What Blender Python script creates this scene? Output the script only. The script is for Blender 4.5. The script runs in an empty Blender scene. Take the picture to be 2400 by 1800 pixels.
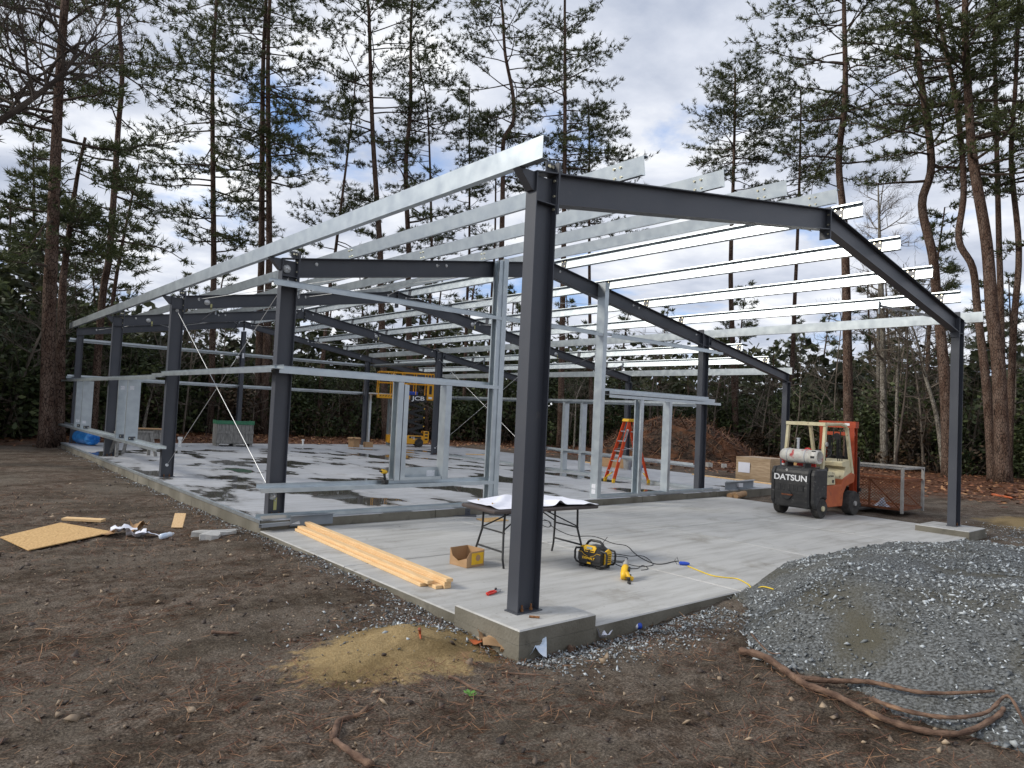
import bpy, math, random
import numpy as np
from mathutils import Vector, Matrix, Euler

sc = bpy.context.scene
COL = sc.collection
R_ = math.radians
random.seed(7)
RNG = np.random.default_rng(11)

# ------------------------------------------------------------------ camera
CAM = np.array([-4.3455, -4.9515, 1.8205])
FPX = 1643.5
_yaw, _pit, _rol = R_(40.4164), R_(2.34), R_(2.6747)
FWD = np.array([math.sin(_yaw)*math.cos(_pit), math.cos(_yaw)*math.cos(_pit), math.sin(_pit)])
_r0 = np.array([math.cos(_yaw), -math.sin(_yaw), 0.0])
_u0 = np.cross(_r0, FWD)
RGT = _r0*math.cos(_rol) + _u0*math.sin(_rol)
UPV = -_r0*math.sin(_rol) + _u0*math.cos(_rol)
cd = bpy.data.cameras.new('camera')
cam = bpy.data.objects.new('camera', cd); COL.objects.link(cam)
cam.matrix_world = Matrix(((RGT[0], UPV[0], -FWD[0], CAM[0]), (RGT[1], UPV[1], -FWD[1], CAM[1]), (RGT[2], UPV[2], -FWD[2], CAM[2]), (0, 0, 0, 1)))
cd.sensor_width = 36.0; cd.lens = 36*FPX/2400; cd.clip_start = 0.05; cd.clip_end = 2000
sc.camera = cam

def at(u, v, dist):
    """the point seen at photo pixel (u, v), dist metres away over the ground"""
    d = FWD + RGT*(u-1200)/FPX - UPV*(v-900)/FPX
    return CAM + d*dist/math.hypot(d[0], d[1])

# ------------------------------------------------------------------ sky, sun, exposure
SUN_EL, SUN_HEAD = R_(32), R_(-62)          # heading: clockwise from +Y
SUN_DIR = Vector((math.sin(SUN_HEAD)*math.cos(SUN_EL), math.cos(SUN_HEAD)*math.cos(SUN_EL), math.sin(SUN_EL)))
world = bpy.data.worlds.new('World'); sc.world = world; world.use_nodes = True
wn, wl = world.node_tree.nodes, world.node_tree.links
wn.clear()
def wnode(t, **kw):
    n = wn.new(t)
    for k, v in kw.items(): setattr(n, k, v)
    return n
w_out = wnode('ShaderNodeOutputWorld'); w_bg = wnode('ShaderNodeBackground')
w_bg.inputs['Strength'].default_value = 0.1
wl.new(w_bg.outputs[0], w_out.inputs[0])
w_sky = wnode('ShaderNodeTexSky', sky_type='NISHITA', sun_disc=False, sun_elevation=SUN_EL, sun_rotation=SUN_HEAD)
w_tc = wnode('ShaderNodeTexCoord')
w_sep = wnode('ShaderNodeSeparateXYZ'); wl.new(w_tc.outputs['Generated'], w_sep.inputs[0])
def wmath(op, a, b=None, c=None, clamp=False):
    n = wnode('ShaderNodeMath', operation=op); n.use_clamp = clamp
    for i, x in enumerate((a, b, c)):
        if x is None: continue
        if isinstance(x, (int, float)): n.inputs[i].default_value = x
        else: wl.new(x, n.inputs[i])
    return n.outputs[0]
w_z = wmath('ADD', wmath('MAXIMUM', w_sep.outputs[2], 0.0), 0.16)
w_cmb = wnode('ShaderNodeCombineXYZ')
wl.new(wmath('DIVIDE', w_sep.outputs[0], w_z), w_cmb.inputs[0]); wl.new(wmath('DIVIDE', w_sep.outputs[1], w_z), w_cmb.inputs[1])
def wnoise(scale, detail, rough, off, dist=0.0):
    mp = wnode('ShaderNodeMapping'); mp.inputs['Location'].default_value = off
    wl.new(w_cmb.outputs[0], mp.inputs[0])
    n = wnode('ShaderNodeTexNoise'); n.inputs['Scale'].default_value = scale; n.inputs['Detail'].default_value = detail
    n.inputs['Roughness'].default_value = rough; n.inputs['Distortion'].default_value = dist
    wl.new(mp.outputs[0], n.inputs[0]); return n.outputs[0]
def wramp(x, stops):
    r = wnode('ShaderNodeValToRGB'); wl.new(x, r.inputs[0])
    el = r.color_ramp.elements
    while len(el) < len(stops): el.new(0.5)
    for e, (p, c) in zip(el, stops): e.position = p; e.color = (*c, 1) if len(c) == 3 else c
    return r.outputs[0]
w_cov = wramp(wnoise(1.7, 9, 0.58, (3.1, 1.7, 0), 0.25), [(0.32, (0, 0, 0)), (0.45, (1, 1, 1))])
w_shade = wramp(wnoise(2.3, 8, 0.55, (8.3, 4.2, 0), 0.2), [(0.32, (3.3, 3.7, 4.6)), (0.50, (5.2, 5.5, 6.2)), (0.68, (7.6, 7.7, 7.8))])
w_blue = wnode('ShaderNodeMix', data_type='RGBA', blend_type='MIX'); w_blue.inputs[0].default_value = 0.55
wl.new(w_sky.outputs[0], w_blue.inputs[6]); w_blue.inputs[7].default_value = (2.3, 3.9, 7.6, 1)
w_mix = wnode('ShaderNodeMix', data_type='RGBA'); wl.new(w_cov, w_mix.inputs[0])
wl.new(w_blue.outputs[2], w_mix.inputs[6]); wl.new(w_shade, w_mix.inputs[7])
wl.new(w_mix.outputs[2], w_bg.inputs['Color'])
sl_ = bpy.data.lights.new('sun', 'SUN'); sl_.energy = 2.0; sl_.angle = R_(14); sl_.color = (1.0, 0.95, 0.86)
sun = bpy.data.objects.new('sun', sl_); COL.objects.link(sun)
sun.rotation_euler = (-SUN_DIR).to_track_quat('-Z', 'Y').to_euler()
vs = sc.view_settings
vs.view_transform = 'Standard'; vs.look = 'None'; vs.gamma = 1; vs.exposure = 0.55; vs.use_curve_mapping = False
sc.cycles.max_bounces = 6; sc.cycles.diffuse_bounces = 3; sc.cycles.glossy_bounces = 3; sc.cycles.transparent_max_bounces = 8

# ------------------------------------------------------------------ materials
def mat(name, c1, c2=None, scale=3.0, rough=0.7, metal=0.0, bump=0.0, bscale=40.0, spec=0.4, detail=5, stretch=(1, 1, 1), lo=0.35, hi=0.65, c3=None, s3=0.6, lo3=0.5, hi3=0.7, rvar=0.0, emit=None):
    m = bpy.data.materials.new(name); m.use_nodes = True
    nt = m.node_tree; n, l = nt.nodes, nt.links
    b = n['Principled BSDF']
    b.inputs['Roughness'].default_value = rough; b.inputs['Metallic'].default_value = metal
    b.inputs['Specular IOR Level'].default_value = spec
    b.inputs['Base Color'].default_value = (*c1, 1)
    tc = n.new('ShaderNodeTexCoord'); mp = n.new('ShaderNodeMapping'); mp.inputs['Scale'].default_value = stretch
    l.new(tc.outputs['Object'], mp.inputs[0])
    def noise(s, d=5):
        t = n.new('ShaderNodeTexNoise'); t.inputs['Scale'].default_value = s; t.inputs['Detail'].default_value = d
        l.new(mp.outputs[0], t.inputs[0]); return t.outputs[0]
    def ramp(x, p0, p1, ca=(0, 0, 0), cb=(1, 1, 1)):
        r = n.new('ShaderNodeValToRGB'); l.new(x, r.inputs[0])
        e = r.color_ramp.elements; e[0].position = p0; e[1].position = p1; e[0].color = (*ca, 1); e[1].color = (*cb, 1)
        return r.outputs[0]
    if c2 is not None:
        x = noise(scale, detail); col = ramp(x, lo, hi, c1, c2)
        if c3 is not None:
            mx = n.new('ShaderNodeMix'); mx.data_type = 'RGBA'
            l.new(ramp(noise(s3, 6), lo3, hi3), mx.inputs[0]); l.new(col, mx.inputs[6]); mx.inputs[7].default_value = (*c3, 1)
            col = mx.outputs[2]
        l.new(col, b.inputs['Base Color'])
        if rvar:
            r = n.new('ShaderNodeMapRange'); l.new(x, r.inputs[0]); r.inputs[3].default_value = rough-rvar; r.inputs[4].default_value = rough+rvar
            l.new(r.outputs[0], b.inputs['Roughness'])
    if bump:
        bp = n.new('ShaderNodeBump'); bp.inputs['Strength'].default_value = bump; bp.inputs['Distance'].default_value = 0.02
        l.new(noise(bscale, 6), bp.inputs['Height']); l.new(bp.outputs[0], b.inputs['Normal'])
    m['nodes_ready'] = 1
    return m

M = {}
M['steel'] = mat('dark_grey_steel_paint', (0.050, 0.055, 0.068), (0.060, 0.064, 0.076), scale=2, rough=0.42, spec=0.5, bump=0.05, bscale=120, c3=(0.085, 0.085, 0.088), s3=7, lo3=0.66, hi3=0.8)
M['galv'] = mat('galvanized_steel', (0.48, 0.53, 0.56), (0.56, 0.61, 0.63), scale=6, rough=0.36, metal=0.82, rvar=0.08, c3=(0.46, 0.50, 0.53), s3=2.2, lo3=0.55, hi3=0.75, spec=0.5)
M['zinc'] = mat('zinc_bolt', (0.75, 0.68, 0.45), (0.6, 0.58, 0.5), scale=30, rough=0.35, metal=0.8)
M['rustbolt'] = mat('rusty_bolt', (0.16, 0.07, 0.03), (0.28, 0.13, 0.05), scale=60, rough=0.85)
M['rod'] = mat('steel_rod', (0.62, 0.63, 0.63), rough=0.4, metal=0.5)
M['white'] = mat('white_paint', (0.80, 0.80, 0.80), (0.7, 0.7, 0.7), scale=8, rough=0.6)
M['label'] = mat('paper_label', (0.74, 0.75, 0.78), (0.45, 0.47, 0.5), scale=90, rough=0.7, lo=0.55, hi=0.62)
M['black'] = mat('black_plastic', (0.015, 0.015, 0.016), (0.028, 0.028, 0.028), scale=14, rough=0.5)
M['rubber'] = mat('tyre_rubber', (0.022, 0.021, 0.02), (0.06, 0.055, 0.05), scale=9, rough=0.85, bump=0.2, bscale=60)
M['yellow'] = mat('yellow_plastic', (0.78, 0.47, 0.02), (0.70, 0.40, 0.02), scale=10, rough=0.45)
M['liftyellow'] = mat('lift_yellow_paint', (0.75, 0.36, 0.015), (0.65, 0.30, 0.012), scale=5, rough=0.45)
M['orange'] = mat('ladder_orange', (0.72, 0.085, 0.018), (0.62, 0.07, 0.015), scale=8, rough=0.5)
M['alu'] = mat('aluminium', (0.62, 0.63, 0.65), (0.5, 0.51, 0.53), scale=10, rough=0.4, metal=0.7)
M['pine'] = mat('fresh_pine', (0.66, 0.42, 0.20), (0.76, 0.54, 0.30), scale=5, rough=0.7, stretch=(14, 0.8, 14), c3=(0.48, 0.24, 0.09), s3=3.2, lo3=0.68, hi3=0.76)
M['osb'] = mat('osb', (0.42, 0.24, 0.09), (0.66, 0.44, 0.20), scale=38, rough=0.8, lo=0.3, hi=0.62, detail=3, c3=(0.34, 0.19, 0.08), s3=55, lo3=0.6, hi3=0.7)
M['oldwood'] = mat('weathered_wood', (0.15, 0.145, 0.135), (0.30, 0.29, 0.27), scale=4, rough=0.9, stretch=(9, 9, 0.9), bump=0.3, bscale=20)
M['card'] = mat('cardboard', (0.36, 0.22, 0.11), (0.42, 0.26, 0.14), scale=6, rough=0.85)
M['kraft'] = mat('kraft_wrap', (0.34, 0.235, 0.14), (0.46, 0.34, 0.22), scale=3, rough=0.45, stretch=(1, 1, 6), bump=0.5, bscale=5)
M['paper'] = mat('white_paper', (0.78, 0.79, 0.85), (0.70, 0.71, 0.79), scale=2, rough=0.8)
M['blue'] = mat('blue_film', (0.03, 0.23, 0.66), (0.06, 0.33, 0.78), scale=5, rough=0.22, spec=0.6, bump=0.6, bscale=9)
M['bluep'] = mat('blue_plastic', (0.02, 0.07, 0.45), rough=0.4)
M['green'] = mat('green_band', (0.03, 0.14, 0.075), (0.05, 0.19, 0.10), scale=8, rough=0.6)
M['cream'] = mat('cream_paint', (0.66, 0.60, 0.40), (0.56, 0.49, 0.30), scale=6, rough=0.55, c3=(0.22, 0.15, 0.08), s3=9, lo3=0.64, hi3=0.72)
M['fkorange'] = mat('faded_orange_paint', (0.48, 0.12, 0.035), (0.38, 0.085, 0.03), scale=5, rough=0.55, c3=(0.12, 0.05, 0.03), s3=8, lo3=0.6, hi3=0.75)
M['fkred'] = mat('mast_red_paint', (0.42, 0.065, 0.02), (0.32, 0.05, 0.02), scale=5, rough=0.55, c3=(0.10, 0.045, 0.03), s3=8, lo3=0.62, hi3=0.76)
M['fkblack'] = mat('scuffed_black_paint', (0.018, 0.018, 0.019), (0.035, 0.034, 0.033), scale=6, rough=0.5, c3=(0.13, 0.125, 0.12), s3=11, lo3=0.62, hi3=0.74, stretch=(1, 1, 2.5))
M['tank'] = mat('worn_tank_white', (0.60, 0.58, 0.52), (0.46, 0.44, 0.40), scale=9, rough=0.5, c3=(0.42, 0.05, 0.05), s3=3.4, lo3=0.56, hi3=0.62)
M['rust'] = mat('rust', (0.13, 0.045, 0.022), (0.22, 0.085, 0.04), scale=12, rough=0.9, bump=0.2, bscale=60)
M['greypaint'] = mat('pale_grey_paint', (0.36, 0.35, 0.33), (0.26, 0.25, 0.235), scale=9, rough=0.6)
M['red'] = mat('red_plastic', (0.62, 0.035, 0.025), (0.5, 0.03, 0.02), scale=5, rough=0.45)
M['plates'] = mat('grey_primer', (0.22, 0.245, 0.27), (0.27, 0.295, 0.32), scale=3, rough=0.5, metal=0.15)
M['brass'] = mat('brass_screw', (0.55, 0.36, 0.12), rough=0.4, metal=0.8)
M['pvc'] = mat('white_pvc', (0.78, 0.78, 0.76), rough=0.4)
M['browntop'] = mat('brown_table_edge', (0.055, 0.042, 0.040), (0.075, 0.06, 0.055), scale=6, rough=0.55)
M['clear'] = mat('clear_plastic', (0.55, 0.66, 0.80), (0.75, 0.80, 0.86), scale=12, rough=0.15, spec=0.7)
M['screen'] = mat('lcd_grey', (0.30, 0.36, 0.36), rough=0.3)
M['cordyellow'] = mat('yellow_cord', (0.70, 0.50, 0.04), rough=0.6)

# ------------------------------------------------------------------ mesh builder
def unit(a):
    a = np.asarray(a, float); return a/(np.linalg.norm(a)+1e-12)

class MB:
    def __init__(s): s.v, s.f, s.m, s.k = [], [], [], 0
    def add(s, V, F):
        o = len(s.v); s.v += [tuple(map(float, p)) for p in V]
        for f in F: s.f.append(tuple(o+i for i in f)); s.m.append(s.k)
        return s
    def box(s, x0, x1, y0, y1, z0, z1):
        return s.add([(x0, y0, z0), (x1, y0, z0), (x1, y1, z0), (x0, y1, z0), (x0, y0, z1), (x1, y0, z1), (x1, y1, z1), (x0, y1, z1)],
                     [(0, 3, 2, 1), (4, 5, 6, 7), (0, 1, 5, 4), (1, 2, 6, 5), (2, 3, 7, 6), (3, 0, 4, 7)])
    def obox(s, c, size, rot=(0, 0, 0)):
        E = Euler(rot).to_matrix(); h = [x/2 for x in size]; o = len(s.v)
        b = MB().box(-h[0], h[0], -h[1], h[1], -h[2], h[2])
        return s.add([tuple(E @ Vector(p) + Vector(c)) for p in b.v], b.f)
    def prof(s, pts, p0, p1, up=(0, 0, 1), caps=True):
        """extrude the closed 2-D outline pts (side, up) from p0 to p1"""
        p0, p1 = np.asarray(p0, float), np.asarray(p1, float)
        d = unit(p1-p0); sd = unit(np.cross(d, up)); u = np.cross(sd, d); n = len(pts)
        V = [p0+sd*a+u*b for a, b in pts]+[p1+sd*a+u*b for a, b in pts]
        F = [(i, (i+1) % n, n+(i+1) % n, n+i) for i in range(n)]
        if caps: F += [tuple(range(n))[::-1], tuple(range(n, 2*n))]
        return s.add(V, F)
    def beam(s, p0, p1, w, h, up=(0, 0, 1)):
        return s.prof([(-w/2, -h/2), (w/2, -h/2), (w/2, h/2), (-w/2, h/2)], p0, p1, up)
    def strip(s, line, t, p0, p1, up=(0, 0, 1)):
        """bent sheet: the open 2-D polyline with thickness t, extruded"""
        L = [np.array(q, float) for q in line]; A, B = [], []
        for i, q in enumerate(L):
            n1 = unit((L[i]-L[i-1])[::-1]*np.array([-1, 1])) if i > 0 else None
            n2 = unit((L[i+1]-L[i])[::-1]*np.array([-1, 1])) if i < len(L)-1 else None
            n = n2 if n1 is None else n1 if n2 is None else (n1+n2)/(1+float(n1@n2)+1e-9)
            A.append(q+n*t/2); B.append(q-n*t/2)
        n = len(L)
        p0, p1 = np.asarray(p0, float), np.asarray(p1, float)
        d = unit(p1-p0); sd = unit(np.cross(d, up)); u = np.cross(sd, d)
        P = A+B[::-1]; m = 2*n
        V = [p0+sd*a[0]+u*a[1] for a in P]+[p1+sd*a[0]+u*a[1] for a in P]
        F = [(i, (i+1) % m, m+(i+1) % m, m+i) for i in range(m)]
        for i in range(n-1):
            F += [(i, m-1-i, m-2-i, i+1)[::-1], (m+i, m+i+1, m+m-2-i, m+m-1-i)[::-1]]
        return s.add(V, F)
    def tube(s, pts, r, seg=8, caps=True):
        P = [np.asarray(p, float) for p in pts]; n = len(P)
        r = [r]*n if isinstance(r, (int, float)) else r
        V = []; ref = None
        for i in range(n):
            d = unit(P[min(i+1, n-1)]-P[max(i-1, 0)])
            if ref is None: ref = np.array([0, 0, 1.0]) if abs(d[2]) < 0.9 else np.array([1.0, 0, 0])
            a = unit(np.cross(d, ref)); b = np.cross(a, d); ref = b
            for k in range(seg):
                t = 2*math.pi*k/seg; V.append(P[i]+(a*math.cos(t)+b*math.sin(t))*r[i])
        F = [(i*seg+k, i*seg+(k+1) % seg, (i+1)*seg+(k+1) % seg, (i+1)*seg+k) for i in range(n-1) for k in range(seg)]
        if caps: F += [tuple(range(seg))[::-1], tuple(range((n-1)*seg, n*seg))]
        return s.add(V, F)
    def cyl(s, p0, p1, r, r1=None, seg=12): return s.tube([p0, p1], [r, r if r1 is None else r1], seg)
    def lathe(s, prof, c=(0, 0, 0), axis=(0, 0, 1), seg=16):
        ax = unit(axis); a = unit(np.cross(ax, (0, 0, 1) if abs(ax[2]) < 0.9 else (1, 0, 0))); b = np.cross(ax, a)
        c = np.asarray(c, float); V = []; n = len(prof)
        for r, z in prof:
            for k in range(seg):
                t = 2*math.pi*k/seg; V.append(c+ax*z+(a*math.cos(t)+b*math.sin(t))*max(r, 1e-4))
        F = [(i*seg+k, i*seg+(k+1) % seg, (i+1)*seg+(k+1) % seg, (i+1)*seg+k) for i in range(n-1) for k in range(seg)]
        F += [tuple(range(seg))[::-1], tuple(range((n-1)*seg, n*seg))]
        return s.add(V, F)
    def poly(s, pts, thick, n):
        """flat outline with thickness along n"""
        n = np.asarray(n, float)*thick; P = [np.asarray(p, float) for p in pts]; m = len(P)
        return s.add(P+[p+n for p in P], [tuple(range(m))[::-1], tuple(range(m, 2*m))]+[(i, (i+1) % m, m+(i+1) % m, m+i) for i in range(m)])
    def mesh(s, name, mats, smooth=False, bev=0.0):
        me = bpy.data.meshes.new(name); me.from_pydata(s.v, [], s.f)
        for m_ in (mats if isinstance(mats, (list, tuple)) else [mats]): me.materials.append(m_)
        if len(me.materials) > 1: me.polygons.foreach_set('material_index', s.m)
        if smooth: me.polygons.foreach_set('use_smooth', [True]*len(s.f))
        import bmesh
        b = bmesh.new(); b.from_mesh(me); bmesh.ops.recalc_face_normals(b, faces=b.faces)
        if bev: bmesh.ops.bevel(b, geom=list(b.edges), offset=bev, segments=1, affect='EDGES', clamp_overlap=True)
        b.to_mesh(me); b.free(); return me
    def build(s, name, mats, parent=None, smooth=False, loc=None, bev=0.0):
        return link(name, s.mesh(name, mats, smooth, bev), parent, loc)

def link(name, data, parent=None, loc=None, rot=None):
    o = bpy.data.objects.new(name, data); COL.objects.link(o)
    if parent is not None: o.parent = parent
    if loc is not None: o.location = loc
    if rot is not None: o.rotation_euler = rot
    return o
def tag(o, label, cat, group=None):
    o['label'] = label; o['category'] = cat
    if group: o['group'] = group
    return o
def thing(name, label, cat, loc=(0, 0, 0), rz=0.0, group=None):
    o = bpy.data.objects.new(name, None); COL.objects.link(o); o.empty_display_size = 0.1
    o.location = loc; o.rotation_euler = (0, 0, rz); return tag(o, label, cat, group)
def kind(o, k): o['kind'] = k; return o
def kids(o): return [c for c in COL.objects if c.parent == o]
def dup(o, loc, rz=None, label=None, scale=None):
    r = o.copy(); COL.objects.link(r); r.location = loc
    if rz is not None: r.rotation_euler = (0, 0, rz)
    if label: r['label'] = label
    if scale is not None: r.scale = (scale,)*3 if isinstance(scale, (int, float)) else scale
    for c in o['_kids'] if '_kids' in o else kids(o):
        c2 = c.copy(); COL.objects.link(c2); c2.parent = r
        for g in kids(c):
            g2 = g.copy(); COL.objects.link(g2); g2.parent = c2
    return r
def npmesh(name, V, F, m, smooth=False):
    """mesh from numpy arrays; F is (n, 3) or (n, 4)"""
    me = bpy.data.meshes.new(name); V = np.asarray(V, np.float32); F = np.asarray(F, np.int32); k = F.shape[1]
    me.vertices.add(len(V)); me.vertices.foreach_set('co', V.ravel())
    me.loops.add(F.size); me.loops.foreach_set('vertex_index', F.ravel())
    me.polygons.add(len(F)); me.polygons.foreach_set('loop_start', np.arange(0, F.size, k, dtype=np.int32))
    try: me.polygons.foreach_set('loop_total', np.full(len(F), k, np.int32))
    except Exception: pass
    if smooth: me.polygons.foreach_set('use_smooth', np.ones(len(F), bool))
    me.update(calc_edges=True); me.validate()
    for q in (m if isinstance(m, (list, tuple)) else [m]): me.materials.append(q)
    return me
def text(name, s, size, mt, parent, loc, rot, ext=0.002, sx=1.0, align='CENTER'):
    cu = bpy.data.curves.new(name, 'FONT'); cu.body = s; cu.size = size; cu.extrude = ext; cu.align_x = align; cu.align_y = 'CENTER'
    cu.offset = size*0.022; cu.materials.append(mt)
    tmp = link(name, cu); me = bpy.data.meshes.new_from_object(tmp.evaluated_get(bpy.context.evaluated_depsgraph_get())); bpy.data.objects.remove(tmp)
    if not me.materials: me.materials.append(mt)
    o = link(name, me, parent, loc, rot); o.scale = (sx, 1, 1); return o

def vnoise(x, y, seed=0):
    """smooth lattice noise in -1..1 (numpy)"""
    xi, yi = np.floor(x).astype(np.int64), np.floor(y).astype(np.int64); fx, fy = x-xi, y-yi
    def h(a, b):
        n = (a*374761393 + b*668265263 + seed*1442695041) & 0x7fffffff
        n = ((n ^ (n >> 13))*1274126177) & 0x7fffffff
        return ((n ^ (n >> 16)) & 0xffff)/32767.5-1
    u, v = fx*fx*(3-2*fx), fy*fy*(3-2*fy)
    return (h(xi, yi)*(1-u)+h(xi+1, yi)*u)*(1-v)+(h(xi, yi+1)*(1-u)+h(xi+1, yi+1)*u)*v
def sstep(a, b, x):
    t = np.clip((x-a)/(b-a), 0, 1); return t*t*(3-2*t)

# ================================================================== ground
W, WL, HE, SL = 11.80, 4.39, 4.117, 0.1637          # gable width, lean-to width, eave, roof slope
YF = [0.0, 6.0, 12.275, 18.43, 24.34]               # the five frames
ZP = -0.149                                          # porch slab level (main slab is 0)
def heap_h(x, y):
    s = sstep(0.95, 3.1, x-1.5*sstep(-2.0, -0.4, y)+0.25*vnoise(y*1.3, x*0.7, 5))*(1-sstep(6.5, 11.5, x))
    t = sstep(-7.0, -3.3, y)*(1-0.42*sstep(-1.7, -0.35, y))*(1-sstep(-0.4, 0.6, y))
    return s*t*(0.56+0.07*vnoise(x*0.9, y*0.9, 6)+0.03*vnoise(x*2.6, y*2.6, 16))
def ground_z(x, y):
    z = -0.205+0.035*vnoise(x*0.33, y*0.33, 1)+0.022*vnoise(x*1.1, y*1.1, 2)+0.016*vnoise(x*3.1, y*3.1, 3)+0.009*vnoise(x*8, y*8, 4)
    z = z-0.07*sstep(0.5, 6, x)*(1-sstep(8, 14, x))*(1-sstep(-1, 1, y))
    sm = np.exp(-(((x+1.12)/0.62)**2+((y-0.22)/0.36)**2))
    z = z+0.12*sm*(1+0.25*vnoise(x*4, y*4, 9))
    z = z+0.07*np.exp(-(((x+1.7)/1.6)**2+((y-1.9)/1.2)**2))+0.06*np.exp(-(((x+0.75)/0.35)**2+((y-5.9)/0.9)**2))
    z = z-0.10*np.exp(-((x-0.9)/1.6)**2-((y+0.45)/0.45)**2)-0.05*np.exp(-((x+0.35)/0.35)**2)*sstep(-1,0,y)*(1-sstep(1.5,4,y))
    far = sstep(20, 45, np.hypot(x, y-10)); z = z+far*0.12*vnoise(x*0.12, y*0.12, 7)
    inside = np.minimum(sstep(-0.12, 0.25, x), 1-sstep(15.9, 16.2, x))*np.where(x < 12.1, sstep(-0.35, 0.0, y), sstep(5.75, 6.1, y))*(1-sstep(24.3, 24.6, y))
    return z-0.35*inside
def axis(lo, hi, step, far, g=1.10):
    a = list(np.arange(lo, hi, step)); s = step; x = a[-1]
    while x < far[1]: s *= g; x += s; a.append(x)
    s = step; x = lo; b = []
    while x > far[0]: s *= g; x -= s; b.append(x)
    return np.array(b[::-1]+a)
GX, GY = axis(-5.2, 4.0, 0.045, (-260, 320)), axis(-5.0, 8.5, 0.05, (-260, 320))
gx, gy = np.meshgrid(GX, GY)
gz_ = ground_z(gx, gy)
fine = (gx > -5.2) & (gx < 4) & (gy > -5) & (gy < 8.5)
gz_ = gz_+np.where(fine, 0.009*vnoise(gx*19, gy*19, 31)+0.006*vnoise(gx*33, gy*33, 32), 0)
nx, ny = len(GX), len(GY)
idx = np.arange(nx*ny).reshape(ny, nx)
F = np.stack([idx[:-1, :-1], idx[:-1, 1:], idx[1:, 1:], idx[1:, :-1]], -1).reshape(-1, 4)

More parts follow.
